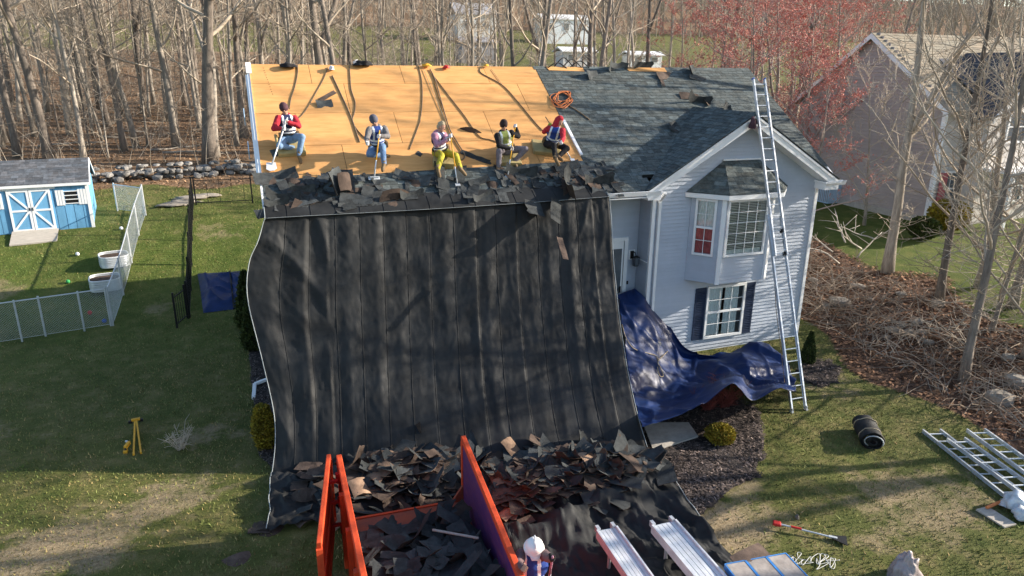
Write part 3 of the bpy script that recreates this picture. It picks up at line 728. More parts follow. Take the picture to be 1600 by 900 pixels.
# ================================================================ LADDERS
def ladder(name, a0, a1, b0, b1, nr, label, sec=None, mk='alu', group=None, rail=.075, skip0=.5):
    """a0,a1 left and right foot, b0,b1 left and right top"""
    t = empty(name, (a0+a1)/2, label, 'ladder', group); side = (a1-a0).normalized(); up = (b0-a0).normalized(); nn = side.cross(up).normalized()
    for p, q in ((a0,b0),(a1,b1)):
        m = MB(); m.bar(p, q, .028, rail, nn, 0); 
        m.bar(p+nn*rail*.5, q+nn*rail*.5, .04, .006, nn); m.bar(p-nn*rail*.5, q-nn*rail*.5, .04, .006, nn); m.build('rail', M[mk], t)
    for i in range(nr):
        f = (i+skip0)/nr; m = MB(); m.tube([a0.lerp(b0,f)-side*.02, a1.lerp(b1,f)+side*.02], .017, 8); m.build('rung', M[mk], t)
    return t
up0, up1 = atY(1184,190,-4.66), atY(1198,188,-4.66)
lb0, lb1 = atZ(1239,643,.02), atZ(1257,640,.02)
cl = (lb0+lb1)/2; cu = (up0+up1)/2; sd_ = Vector((1,-.02,0)).normalized()
dl = (cu-cl); Llen = dl.length; dl.normalize()
top = cl+dl*(Llen+1.15)
lt = empty('extension_ladder', cl, 'tall aluminium extension ladder leaning on the front gable peak', 'ladder')
nn = sd_.cross(dl).normalized()
def lsec(c0, c1, wd, off, rail, n0, spacing, mk='alu'):
    for s_ in (-1, 1):
        m = MB(); a, b = c0+sd_*wd/2*s_+nn*off, c1+sd_*wd/2*s_+nn*off
        m.bar(a, b, .022, rail, nn); m.bar(a+nn*rail*.48-sd_*.012*s_, b+nn*rail*.48-sd_*.012*s_, .034, .006, nn); m.bar(a-nn*rail*.48-sd_*.012*s_, b-nn*rail*.48-sd_*.012*s_, .034, .006, nn)
        ro = m.build('rail', M[mk], lt)
        if s_ and off > 0 and n0:
            f_ = MB(); f_.box(b+dl*.02, (.03,.09,.04), fr(sd_, nn, dl)); f_.build('end_cap', M['bluecap'], ro)
    L_ = (c1-c0).length; z = n0
    while z < L_-.05:
        p = c0+dl*z; m = MB(); m.tube([p-sd_*wd/2+nn*off, p+sd_*wd/2+nn*off], .016, 8); m.build('rung', M[mk], lt); z += spacing
M['bluecap'] = mat('blue_plastic', (.03,.10,.40), .5)
lsec(cl, cl+dl*5.0, .44, 0, .075, .30, .305); lsec(cl+dl*3.9, top, .38, -.075 if nn.y > 0 else .075, .07, .13, .305)
for s_ in (-1, 1):
    m = MB(); m.box(cl+sd_*.22*s_+Vector((0,0,-.0)), (.06,.10,.03)); m.box(cl+sd_*.22*s_+Vector((0,0,.05)), (.035,.07,.09)); m.build('foot', M['aludull'], lt)
m = MB(); hp = cl+dl*4.1+sd_*.16-nn*.06
m.tube([cl+dl*0.6+Vector((-.12,.25,0)), cl+dl*2.5+Vector((-.16,.18,0)), cl+dl*4.6+Vector((-.1,.05,0))], .008, 4); m.build('pull_rope', M['rope_d'], lt)
for k_ in (3.95, 4.55):
    m = MB(); m.box(cl+dl*k_+sd_*.17, (.06,.09,.09), fr(sd_, nn, dl)); m.build('rung_lock', M['black'], lt)
# ladders lying on the lawn
def flat_ladder(p0, p1, q0, q1, z, nr, label):
    a0, a1 = gp(*p0), gp(*q0); b0, b1 = gp(*p1), gp(*q1)
    for v in (a0,a1,b0,b1): v.z += z
    w_ = .42; ax = (b0-a0); ax.normalize(); s_ = (a1-a0); s_ = (s_-ax*s_.dot(ax)).normalized()
    a1 = a0+s_*w_; b0 = a0+ax*(b0-a0).length; b1 = b0+s_*w_
    return ladder('ladder', a0, a1, b0, b1, nr, label, mk='aludull')
flat_ladder((1441,676), (1680,875), (1462,670), (1690,850), .05, 13, 'grey aluminium ladder flat on the lawn, its end nearest the tarp roll')
flat_ladder((1478,695), (1700,868), (1500,686), (1720,845), .13, 13, 'aluminium ladder lying between two other ladders on the lawn')
flat_ladder((1507,688), (1712,840), (1530,680), (1730,825), .20, 13, 'aluminium ladder with black end caps on top, beside the brushy bank')
# aluminium scaffold planks at the dumpster
def plank(a, b, c, d, z, label):
    A, B, C_, D = (atZ(*q, z) for q in (a, b, c, d))
    u = (B-A).normalized(); v = (C_-A); v = (v-u*v.dot(u)); L_ = 3.0; v.normalize(); wd = (B-A).length
    t = empty('scaffold_plank', A, label, 'plank'); tilt = Vector((0,0,-.03))
    v = (v+tilt).normalized(); up = u.cross(v); up = up if up.z > 0 else -up
    nb = 5
    for i in range(nb):
        m = MB(); s0 = wd*(i+.06)/nb; s1 = wd*(i+.94)/nb
        m.prism([A+u*s0, A+u*s1, A+u*s1+v*L_, A+u*s0+v*L_], up*.02); m.build('deck_board', M['alup'], t)
    for s0 in (-.03, wd):
        m = MB(); m.prism([A+u*s0-up*.10, A+u*(s0+.03)-up*.10, A+u*(s0+.03)-up*.10+v*L_, A+u*s0-up*.10+v*L_], up*.16); m.build('side_rail', M['alup'], t)
    m = MB(); m.prism([A-v*.02-up*.08, A+u*wd-v*.02-up*.08, A+u*wd-v*.02+up*.015, A-v*.02+up*.015], v*.02); m.build('end_plate', M['aludull'], t)
    for s_ in (.0, wd-.05):
        m = MB(); m.box(A+u*(s_+.02)-v*.05+up*.02, (.06,.10,.10), fr(u, v, up)); m.build('end_hook', M['aludull'], t)
    for s_ in (.03, wd-.03):
        for q in (.4, 2.6):
            m = MB(); p = A+u*s_+v*q; m.tube([Vector((p.x,p.y,.02)), Vector((p.x,p.y,p.z-.02))], .03, 6); m.build('leg', M['aludull'], t)
    return t
M['alup'] = mat('aluminium_plank', (.66,.68,.71), .5, .12, 6, metal=.25)
plank((934,832), (962,826), (980,897), (1010,895), .55, 'narrow aluminium scaffold plank beside the helmeted worker')
plank((1020,824), (1054,816), (1082,900), (1118,897), .55, 'wide aluminium scaffold plank next to the wrapped shingle bundles')

# ================================================================ DUMPSTER
dz, df = 1.55, .30
A1, A2 = Vector((.72,-9.20,0)), Vector((.58,-15.0,0)); B1, B2 = Vector((2.92,-9.30,0)), Vector((2.40,-15.2,0))
dump = empty('dumpster', (1.7,-11.5,0), 'open orange roll-off dumpster half full of torn shingles', 'dumpster')
def dwall(name, a, b, th, mk, z0=.0, z1=dz-.06, inner=None):
    m = MB(); d = (b-a).normalized(); s_ = Vector((-d.y, d.x, 0)); pts = [a-s_*th/2, b-s_*th/2, b+s_*th/2, a+s_*th/2]
    m.prism([p+Vector((0,0,z0)) for p in pts], (0,0,z1-z0)); return m.build(name, M[mk], dump)
dwall('side_wall', A1, A2, .035, 'orange'); dwall('side_wall', B1, B2, .035, 'orange')
dB = (B2-B1).normalized(); sB = Vector((dB.y,-dB.x,0)); sB = sB if sB.x < 0 else -sB
m = MB(); m.prism([B1+sB*.022+Vector((0,0,df+.02)), B2+sB*.022+Vector((0,0,df+.02)), B2+sB*.022+Vector((0,0,dz-.08)), B1+sB*.022+Vector((0,0,dz-.08))], sB*.004); m.build('side_lining', M['purple'], dump)
m = MB(); m.prism([A1-sB*.022+Vector((0,0,df+.02)), A2-sB*.022+Vector((0,0,df+.02)), A2-sB*.022+Vector((0,0,dz-.08)), A1-sB*.022+Vector((0,0,dz-.08))], -sB*.004); m.build('side_lining', M['rust'], dump)
for a, b in ((A1,A2),(B1,B2)):
    m = MB(); e = (b-a).normalized(); m.bar(a-e*.02+Vector((0,0,dz)), b+Vector((0,0,dz)), .09, .11); bev(m.build('top_rail', M['orange'], dump), .012)
    m = MB(); m.bar(a+Vector((0,0,.02))+e*.02, a+Vector((0,0,dz-.06))+e*.02, .09, .09, (0,1,0)); m.build('end_post', M['orange'], dump)
    for k in range(1, 6):
        p = a.lerp(b, k/6.2); m = MB(); s_ = Vector((-1,0,0)) if a is A1 else Vector((1,0,0)); m.box(p+s_*.06+Vector((0,0,.74)), (.08,.10,1.4)); m.build('rib', M['orange'], dump)
m = MB(); m.prism([A1+Vector((.02,0,df-.06)), B1+Vector((-.02,0,df-.06)), B2+Vector((-.02,0,df-.06)), A2+Vector((.02,0,df-.06))], (0,0,.06)); m.build('floor', M['rust'], dump)
m = MB(); m.prism([A1+Vector((.03,.02,df-.2)), B1+Vector((-.03,.02,df-.2)), B1+Vector((-.03,-.03,df+.02)), A1+Vector((.03,-.03,df+.02))], (0,-.05,0)); m.build('sill', M['orange'], dump)
m = MB(); m.prism([B1+Vector((-.02,-.02,df)), B1+Vector((-.26,-.02,df)), B1+Vector((-.02,-.02,df+.34))], (0,-.05,0)); m.build('gusset', M['rust'], dump)
# the rear door swung right round against the left side
D1, D2 = Vector((.56,-9.10,0)), Vector((.16,-11.45,0))
dd = MB(); e = (D2-D1).normalized(); s_ = Vector((-e.y, e.x, 0))
dd.prism([D1-s_*.015+Vector((0,0,.25)), D2-s_*.015+Vector((0,0,.25)), D2+s_*.015+Vector((0,0,.25)), D1+s_*.015+Vector((0,0,.25))], (0,0,dz-.3)); do_ = dd.build('rear_door', M['orange'], dump)
for z in (dz, .30, .9):
    m = MB(); m.bar(D1+Vector((0,0,z)), D2+Vector((0,0,z)), .075, .10); bev(m.build('door_rail', M['orange'], do_), .012)
for p in (D1, D2):
    m = MB(); m.bar(p+Vector((0,0,.26)), p+Vector((0,0,dz-.05)), .09, .09, (0,1,0)); m.build('door_post', M['orange'], do_)
for z in (.5, .95, 1.35):
    m = MB(); m.tube([D1.lerp(A1,.5)+Vector((.02,-.35-.25*(1.35-z),z-.09)), D1.lerp(A1,.5)+Vector((.02,-.35-.25*(1.35-z),z+.09))], .05, 8); m.bar(D1+e*.5+Vector((0,0,z)), D1+e*.5+Vector((.16,.0,z)), .05, .05); m.build('hinge', M['red'], do_)

# ================================================================ TORN SHINGLES
def torn_mesh(seed, L_, W_, curl, tan_):
    r = random.Random(seed); nx_, ny_ = 6, 3; m = MB(); top = []; tear = r.choice((.15,.4,1,1.6))
    for i in range(nx_+1):
        row = []
        for j in range(ny_+1):
            x = (i/nx_-.5)*L_; y = (j/ny_-.5)*W_
            if i == nx_: x += r.uniform(-.09,.09)*L_*tear
            if i == 0: x += r.uniform(-.015,.015)*L_
            if j == ny_: y += r.uniform(-.10,.10)*W_*tear
            if j == 0: y += r.uniform(-.02,.02)*W_
            z = curl*((x/L_*2)**2+.5*(y/W_*2))*L_*.35+r.uniform(-.006,.006)
            row.append(Vector((x, y, z)))
        top.append(row)
    k = r.uniform(.75,1.35); cc = (k, k, k)
    m.grid(top, 0, cc)
    bot = [[p-Vector((0,0,.006)) for p in row[::-1]] for row in top]; m.grid(bot, 1, (3.2,3.0,2.6) if tan_ and seed > 12 else (.8+.4*r.random(),)*3)
    rim = [(0,j) for j in range(ny_)]+[(i,ny_) for i in range(nx_)]+[(nx_,j) for j in range(ny_,0,-1)]+[(i,0) for i in range(nx_,0,-1)]
    n_ = len(rim)
    for a in range(n_):
        p, q = top[rim[a][0]][rim[a][1]], top[rim[(a+1)%n_][0]][rim[(a+1)%n_][1]]; h = Vector((0,0,.006)); m.add([p, q, q-h, p-h], [(0,1,2,3)], 1, cc)
    return m.mesh('torn_shingle', [M['torn'], M['shingle_back']], True)
TORN = [torn_mesh(i, *( (1.0,.30),(.75,.32),(.5,.30),(.38,.3),(.28,.22),(.9,.15),(.62,.14),(.45,.42) )[i % 8], [0,.1,.25,.5,-.2,.7][i % 6], i % 5 == 0) for i in range(24)]
SIZES = ('long wide', 'mid-length wide', 'short wide', 'stubby', 'small', 'long narrow', 'narrow', 'squarish')
SHAPE = ('flat', 'slightly bowed', 'bent', 'strongly curled', 'arched', 'rolled-up')
REST = MB()
def torn(loc, rz, tilt, tax, idx, label, group, flip=False, sc=1.0, base=None, rest=False):
    mw = (base or Matrix.Identity(4)); idx %= 24
    m_ = Matrix.Translation(loc) @ mw @ Matrix.Rotation(rz, 4, 'Z') @ Matrix.Rotation(tilt, 4, Vector((math.cos(tax), math.sin(tax), 0)))
    if flip: m_ = m_ @ Matrix.Rotation(math.pi, 4, 'X')
    m_ = m_ @ Matrix.Scale(sc, 4); me = TORN[idx]
    if rest:
        cl_ = me.attributes['col'].data
        REST.add([m_ @ v.co for v in me.vertices], [tuple(p.vertices) for p in me.polygons]); nn_ = len(me.polygons)
        REST.m[-nn_:] = [p.material_index for p in me.polygons]; REST.c[-nn_:] = [tuple(cl_[i].color[:3]) for i in range(nn_)]
        return
    if group: label = ('brown-backed ' if flip else 'dark grey ')+SHAPE[idx % 6]+' '+SIZES[idx % 8]+' '+label
    return tag(link('torn_shingle', me, None, m_), label, 'shingle', group)
rr = random.Random(12)
SLOPE = Matrix.Rotation(TH, 4, 'X')
# on the eave of the stripped roof
for k in range(250):
    x = rr.uniform(0.05, 8.6); t = rr.uniform(4.45, 5.5)
    if x < 2.3: t = rr.uniform(4.35, 5.5)
    if 2.6 < x < 6.6 and rr.random() < .62: continue
    torn(S(x, t, .02+rr.uniform(0,.06)), rr.uniform(-.5,.5)+rr.choice((0,0,math.pi/2)), rr.gauss(0,.10), rr.uniform(0,6.28), rr.choice((0,1,6,7,12,13,18,19,0,6,12,18,2,8,3,5)), 'shingle lying loose along the eave', 'torn shingles along the eave', rr.random() < .22, rr.uniform(.4,1.0), SLOPE, k % 7 > 2)
def special(px, py, idx, rz, tilt, tax, label, flip=False, sc=1., h=.12, onroof=True):
    p = onS(px, py, h) if onroof else gp(px, py)+Vector((0,0,h))
    return torn(p, rz, tilt, tax, idx, label, None, flip, sc, SLOPE if onroof else None)
special(522,285,3,.9,.9,.5,'dark curled shingle sheet standing up at the left plywood edge',False,1.7,.22)
special(545,283,11,.4,.8,1.2,'brown curled shingle sheet leaning at the lower plywood edge',True,1.3,.2)
special(628,305,5,.1,.5,1.5,'brown underside of a curled shingle strip on the eave middle',True,1.0,.12)
special(885,290,9,1.3,.7,.2,'pointed dark shingle sheet peeled up below the red-hooded worker',False,1.2,.2)
special(879,388,6,1.45,.2,0,'long brown shingle strip hanging down over the black tarp',True,1.1,.10)
special(835,325,7,1.5,.25,0,'pair of grey shingle tabs hanging over the eave edge',False,1.1,.06)
special(868,330,1,1.2,.4,0,'crumpled shingle strip dangling off the eave by the tarp corner',False,1.0,.10)
special(735,206,5,-.35,.08,0,'brown shingle strip lying flat on the plywood beside the blond worker',True,.85,.015)
special(743,246,13,-.6,.08,0,'small black shingle scrap on the plywood between two workers',False,.9,.02)
special(507,163,2,.1,.1,0,'dark shingle scrap high on the plywood',False,.8,.02)
special(512,150,6,.7,.06,0,'narrow brown scrap leaning up the plywood near the ridge',True,.9,.015)
special(655,240,4,.9,.1,0,'tiny black shingle scrap on the plywood middle',False,.7,.015)
special(432,238,4,.3,.1,0,'black shingle scrap below the foam pad at the left rake',False,1.1,.02)
# on the shingled half: near the ridge and the cross-gable valley
for px, py, i, rz, ti, fl, lb, sc in ((925,118,2,.3,.5,False,'grey shingle flap bent up by the ridge plywood strip',1.),(1040,118,1,.2,.3,True,'brown shingle flap lifted at the ridge strip',.9),(1080,112,3,.6,.6,False,'grey shingle stack lifted on the ridge near the ladder',1.2),(1092,122,0,-.2,.25,False,'wide shingle sheet sliding off the ridge near the ladder',.7),
        (1035,128,6,1.3,.1,True,'thin brown strip hanging below the ridge plywood',.8),(1000,104,5,.1,.5,False,'long dark curled strip along the ridge crest',1.),(960,106,9,.1,.7,False,'dark curled strip on the ridge by the black cables',1.),(1090,158,5,-.15,.3,False,'dark strip peeled along the small gable ridge',1.),(1135,168,11,-.2,.6,False,'curled black flap at the front of the small gable ridge',.9),
        (1105,160,4,.5,.5,True,'pale scrap standing at the head of the valley',1.1),(1052,196,2,.5,.4,False,'lifted shingle tab in the valley',.8),(1078,150,1,-.1,.1,True,'tan shingle patch lying above the valley',.9),(1057,205,6,-.6,.5,False,'dark bent strip below the valley head',.7)):
    special(px, py, i, rz, ti, .6, lb, fl, sc, .05)
# the heap on the tarp
def zt(x, y): return .04+heap(x, y)
n_ = 0
while n_ < 900:
    if rr.random() < .68: x = rr.gauss(4.9, 1.25); y = rr.gauss(-9.25, .55)
    else: x = rr.gauss(1.9, 1.15); y = rr.gauss(-8.0, .45)
    if not (-.3 < x < 7.2 and -10.4 < y < -6.9): continue
    if x < 3.1 and y < -9.0: continue
    if x > 3.1 and y < -10.05+.25*math.sin(x*3): continue
    torn(Vector((x, y, zt(x, y)+rr.uniform(.03,.16))), rr.uniform(0,6.28), rr.gauss(0,.20), rr.uniform(0,6.28), rr.randrange(24), 'shingle in the heap on the tarp foot', 'torn shingles heaped on the tarp', rr.random() < .55, rr.uniform(.75,1.35) if n_ < 138 else rr.uniform(.35,.95), None, n_ >= 138); n_ += 1
for px, py, i, rz, ti, fl, lb, sc in ((630,690,0,1.45,.55,False,'straight grey shingle strip standing upright against the tarp, left one',.75),(645,690,5,1.5,.6,False,'straight grey shingle strip leaning upright on the tarp',.95),(800,715,15,.6,.5,True,'pale tan shingle underside curled up in the heap',.85),(835,705,10,1.1,.6,True,'large pale curled shingle back at the top of the heap',.85),(905,700,11,.5,1.0,False,'rolled-up black shingle strip behind the heap',.8),
        (780,775,20,.1,.05,True,'flat pale tan shingle by the dumpster rail',.8),(685,748,10,.4,.3,True,'cream shingle underside lying at the dumpster mouth',.8),(565,780,15,.3,.4,True,'pale curled shingle beside the dumpster door rail',.8)):
    torn(gp(px, py+14)+Vector((0,0,.45)), rz, ti, .3, i, lb, None, fl, sc)
for px, py in ((424,832),(412,826),(372,882),(410,832)):
    torn(gp(px, py)+Vector((0,0,.03)), rr.uniform(0,6), .05, 0, rr.choice((2,3,7)), 'scrap on the grass by the left tarp corner', 'scraps on the grass by the tarp', True, .9)
torn(gp(1068,728)+Vector((0,0,.05)), .4, .1, 0, 3, 'single brown shingle scrap lying on the mulch bed', None, True, .8)
# in the dumpster
for k in range(200):
    f = rr.random(); y = -10.0-f*4.8; x = rr.uniform(.85, 2.62-.09*(-9.3-y)*-1 if False else 2.60)
    hh = df+.08+min(.55, max(0, (-9.7-y))*.35)+rr.uniform(-.03,.12)
    torn(Vector((x, y, hh)), rr.uniform(0,6.28), rr.gauss(0,.3), rr.uniform(0,6.28), rr.choice((0,1,2,3,4,5,6,7,8,9,11,12,13,14)), 'shingle inside the orange dumpster', 'torn shingles in the dumpster', rr.random() < .12, rr.uniform(.6,1.0), None, k >= 58)
ro_ = REST.build('torn_shingle_scraps', [M['torn'], M['shingle_back']], None); tag(ro_, 'smaller torn shingle scraps scattered through the heaps and the eave', 'shingle scraps', kind='stuff')
m = MB(); G_ = []
for j in range(24):
    y = -9.75-5.2*j/23; row = []
    for i in range(12):
        x = .76+(2.62-.09*0-.76)*i/11; row.append(Vector((x-.0, y, df+.02+min(.55, max(0, -9.7-y)*.35)+.06*nz(x*3,y*3,1))))
    G_.append(row)
m.grid(G_); o = m.build('shingle_rubble', M['felt'], None); tag(o, 'dark mass of crushed roofing filling the dumpster floor', 'rubble', kind='stuff')
rope_obj('wood_strip', [Vector((1.9,-11.0,1.05)), Vector((2.5,-11.5,1.1))], .022, 'wood', 'thin broken wood strip lying across the dumpster rubble', 'wood strip')
# ================================================================ PEOPLE
def capsule(mb, a, b, ra, rb, n=12, sq=None):
    """tapered round-ended limb; sq = (axis vector, factor) flattens it"""
    a = Vector(a); b = Vector(b); d = b-a; L_ = d.length
    if L_ < 1e-5: d = Vector((0,0,1)); L_ = 1e-5
    d = d/L_ if L_ > 1e-4 else Vector((0,0,1)); s_ = d.orthogonal().normalized(); t = d.cross(s_)
    prof = [(ra*math.sin(k*math.pi/10)+1e-4, -ra*math.cos(k*math.pi/10)) for k in range(0, 6)]+[(rb*math.cos(k*math.pi/10)+1e-4, L_+rb*math.sin(k*math.pi/10)) for k in range(0, 6)]
    vs = []
    for r, z in prof:
        for k in range(n):
            an = 2*math.pi*k/n; v = s_*r*math.cos(an)+t*r*math.sin(an)
            if sq: v = v-sq[0]*v.dot(sq[0])*(1-sq[1])
            vs.append(a+d*z+v)
    m = len(prof); fs = [(i*n+k, i*n+(k+1) % n, (i+1)*n+(k+1) % n, (i+1)*n+k) for i in range(m-1) for k in range(n)]+[tuple(range(n-1,-1,-1)), tuple((m-1)*n+k for k in range(n))]
    mb.add(vs, fs)
TS = bpy.data.scenes.new('workbench')        # an empty bench scene, so that each remesh evaluates one object only
def remesh(name, caps, mk, parent, vox=.012, wr=.0, smooth_it=2, post=None):
    mb = MB()
    for c in caps: capsule(mb, *c)
    tmp = bpy.data.objects.new('tmp', mb.mesh('tmp', M['black'])); TS.collection.objects.link(tmp); md = tmp.modifiers.new('r', 'REMESH'); md.mode = 'VOXEL'; md.voxel_size = vox
    if smooth_it: sm = tmp.modifiers.new('s', 'SMOOTH'); sm.iterations = smooth_it; sm.factor = .5
    o = bpy.data.objects.new(name, bpy.data.meshes.new(name)); COL.objects.link(o); par(o, parent); JOBS.append((o, tmp, mk, wr, post)); return o
JOBS = []
def run_jobs():
    TS.view_layers[0].update(); dg = TS.view_layers[0].depsgraph
    for o, tmp, mk, wr, post in JOBS:
        me = bpy.data.meshes.new_from_object(tmp.evaluated_get(dg)); me.name = o.name; me.materials.clear(); o.data = me
        for k in (mk if isinstance(mk, (list, tuple)) else [mk]): me.materials.append(M[k])
        if wr:
            nv = len(me.vertices); cs = np.empty(nv*3); ns = np.empty(nv*3); me.vertices.foreach_get('co', cs); me.vertex_normals.foreach_get('vector', ns)
            cs = cs.reshape(-1,3); ns = ns.reshape(-1,3); dv = np.array([mnoise.noise(Vector(c)*14)+.7*mnoise.noise(Vector(c)*31) for c in cs])
            me.vertices.foreach_set('co', (cs+ns*(wr*dv)[:,None]).reshape(-1))
        me.polygons.foreach_set('use_smooth', [True]*len(me.polygons))
        if post: me.polygons.foreach_set('material_index', [post(p.center) for p in me.polygons])
        me.update()
    for _, tmp, *_r in JOBS: bpy.data.objects.remove(tmp)
    bpy.data.scenes.remove(TS)
cloth('red_hoodie', (.42,.025,.04)); cloth('navy_vest', (.022,.028,.075)); cloth('blue_vest', (.025,.06,.26)); cloth('silver_stripe', (.72,.74,.76), .05); cloth('jeans', (.17,.27,.42)); cloth('dark_jeans', (.13,.22,.38))
cloth('grey_hoodie', (.16,.15,.15)); cloth('black_cloth', (.016,.015,.017)); cloth('maroon_beanie', (.075,.035,.045)); cloth('slate_beanie', (.085,.09,.12)); cloth('dark_beanie', (.035,.022,.022)); cloth('mauve', (.40,.20,.27)); cloth('olive_trousers', (.38,.33,.035)); cloth('grey_trousers', (.17,.15,.17)); cloth('lime_vest', (.33,.36,.10)); cloth('brown_sleeve', (.13,.085,.09))
M['hair'] = mat('blond_hair', (.36,.29,.19), .8, .35, 20); M['helmet'] = mat('white_helmet', (.78,.77,.76), .35, .03); M['kneepad'] = mat('knee_pad', (.33,.31,.30), .8)
def hand(c, fwd, axis, side, r=.0115):
    """fist closed on a pole along axis: palm, four fingers, thumb"""
    axis = axis.normalized(); f = (fwd-axis*fwd.dot(axis)); f = f.normalized() if f.length > 1e-4 else axis.orthogonal().normalized(); s_ = axis.cross(f)*side
    caps = [(c-f*.045-axis*.02, c-f*.03-axis*.025+s_*.005, .026, .028), (c-f*.045+axis*.02, c-f*.03+axis*.025+s_*.005, .026, .028)]
    for i in range(4):
        o = axis*((i-1.5)*.0225); ln = (.95,1.06,1.0,.85)[i]; rr_ = .034*ln
        pts = [c+o-f*.022+s_*.030, c+o+f*.016+s_*rr_, c+o+f*.036*ln+s_*.004, c+o+f*.022-s_*.026]
        for a, b in zip(pts, pts[1:]): caps.append((a, b, r, r*.93, 8))
    b0 = c-f*.03+axis*.035-s_*.01; pts = [b0, c-f*.004+axis*.045-s_*.032, c+f*.026+axis*.030-s_*.034]
    for a, b in zip(pts, pts[1:]): caps.append((a, b, .0135, .0115, 8))
    return caps
def person(label, J, look, sit=True):
    """J: joint positions. look: materials of the clothes"""
    root = empty('person', J['base'], label, 'person', 'roofing workers')
    pel, nek, hd = J['pelvis'], J['neck'], J['head']
    sh = (J['sl'], J['sr']); hp = (J['pl'], J['pr'])
    spine = nek-pel; up = spine.normalized(); lat = (sh[1]-sh[0]); lat = (lat-up*lat.dot(up)).normalized(); fwd = lat.cross(up); fwd = fwd if fwd.dot(J['face']) > 0 else -fwd
    chest = pel+spine*.72
    torso = [(pel+up*.03, pel+spine*.42, .145, .138, 14, (fwd,.78)), (pel+spine*.42, chest, .138, .155, 14, (fwd,.78)), (chest-lat*.07, chest+lat*.07, .125, .125, 14, (fwd,.85)), (sh[0].lerp(sh[1],.12)-up*.02, sh[0].lerp(sh[1],.88)-up*.02, .075, .075), (chest+up*.05, nek-up*.02, .11, .065, 12, (fwd,.85))]
    hips = [(hp[0].lerp(hp[1],.1), hp[0].lerp(hp[1],.9), .125, .125), (pel, pel+up*.06, .14, .14)]
    arms = []; legs = []
    for k, s_ in (('l',0),('r',1)):
        arms += [(sh[s_], J['e'+k], .066, .048), (J['e'+k], J['w'+k], .047, .034)]
        legs += [(hp[s_], J['k'+k], .088, .062), (J['k'+k], J['a'+k], .060, .042)]
    fd = J['face'].normalized(); hup = (hd-nek).normalized(); hup = (hup-fd*hup.dot(fd)*.6).normalized(); hl = hup.cross(fd).normalized(); f2 = hl.cross(hup)
    f2 = f2 if f2.dot(fd) > 0 else -f2
    headc = [(hd+hup*.025-f2*.012, hd+hup*.045, .088, .086), (hd-hup*.05+f2*.025, hd+hup*.0+f2*.02, .062, .075), (hd-hup*.085+f2*.045, hd-hup*.06+f2*.04, .034, .042), (nek-up*.03, hd-hup*.04-f2*.01, .056, .054),
             (hd+f2*.088+hup*.005, hd+f2*.106-hup*.018, .010, .015, 8), (hd+hl*.082-hup*.005, hd+hl*.086-hup*.03, .016, .013, 8), (hd-hl*.082-hup*.005, hd-hl*.086-hup*.03, .016, .013, 8), (hd+f2*.082-hup*.058+hl*.015, hd+f2*.082-hup*.058-hl*.015, .009, .009, 8)]
    wrists = [(J['w'+k], J['w'+k]+(J['w'+k]-J['e'+k]).normalized()*.05, .031, .028) for k in 'lr']
    feet = [(J['a'+k], J['t'+k], .045, .035) for k in 'lr']
    body = remesh('body', torso+hips+arms+legs+headc+wrists+feet, 'skin', root, .013)
    m = MB()
    for s_ in (-1, 1):
        c = hd+f2*.082+hl*.032*s_+hup*.012; capsule(m, c, c+hl*.006, .0105, .0105, 8)
    m.build('eye', M['black'], body)
    inf = lambda caps, e: [(c[0], c[1], c[2]+e, c[3]+e)+tuple(c[4:]) for c in caps]
    ja = inf(torso, .014)+inf(arms, .016)
    if look.get('hood_down', True): ja += [(nek-f2*.05-lat*.05, nek-f2*.05+lat*.05, .062, .062), (nek-up*.02-lat*.04+f2*.03, nek-up*.02+lat*.04+f2*.03, .05, .05)]
    remesh('hoodie', ja, look['top'], root, .013, .007)
    remesh('trousers', inf(hips, .014)+inf(legs, .017), look['legs'], root, .013, .007)
    O = pel
    def vest_mat(c):
        v = c-O; h = v.dot(up)/spine.length; l = abs(v.dot(lat))
        if .19 < h < .30 or .37 < h < .47: return 1
        if h >= .47 and .075 < l < .125: return 1
        return 0
    vt = inf([torso[0][:2]+(.143,.14)+torso[0][4:], torso[1], torso[2]], .033)+inf([(sh[0].lerp(sh[1],.24)-up*.03, sh[0].lerp(sh[1],.76)-up*.03, .078, .078)], .026)
    remesh('safety_vest', vt, [look['vest'], 'silver_stripe'], root, .012, .004, 2, vest_mat)
    # belt and harness straps
    m = MB(); n_ = 20; ring = []
    for i in range(n_+1):
        an = 2*math.pi*i/n_; ring.append(pel+up*.10+lat*.205*math.cos(an)+fwd*.165*math.sin(an))
    m.tube(ring, .02, 6); m.build('belt', M['black_cloth'], root, True)
    for s_ in (-1, 1):
        m = MB(); m.box(pel+up*.07+lat*.20*s_+fwd*.06, (.07,.12,.15), fr(lat, fwd, up)); bev(m.build('tool_pouch', M['boot'], root), .02)
    for k in 'lr':
        a, t = J['a'+k], J['t'+k]; shin = (J['k'+k]-a).normalized(); d = (t-a).normalized()
        bcap = [(a+shin*.12, a, .062, .058), (a-d*.03, a+d*.02, .052, .050), (a-shin*.02, t, .050, .042), (t-d*.03, t+d*.02, .046, .040)]
        bo_ = remesh('boot', bcap, look.get('boots', 'boot'), root, .012, .003)
    for k, sd2 in (('l',1),('r',-1)):
        ax = J['ax'+k]; mk = look.get('gl'+k, 'glove'); wv = J['w'+k]; fo = (wv-J['e'+k]).normalized()
        caps = hand(J['h'+k], fo, ax, sd2)+[(wv, J['h'+k]-fo*.03, .030, .030)]
        remesh('glove' if mk != 'skin' else 'hand', caps, mk, root, .0065, 0, 1)
    hat = look['hat']
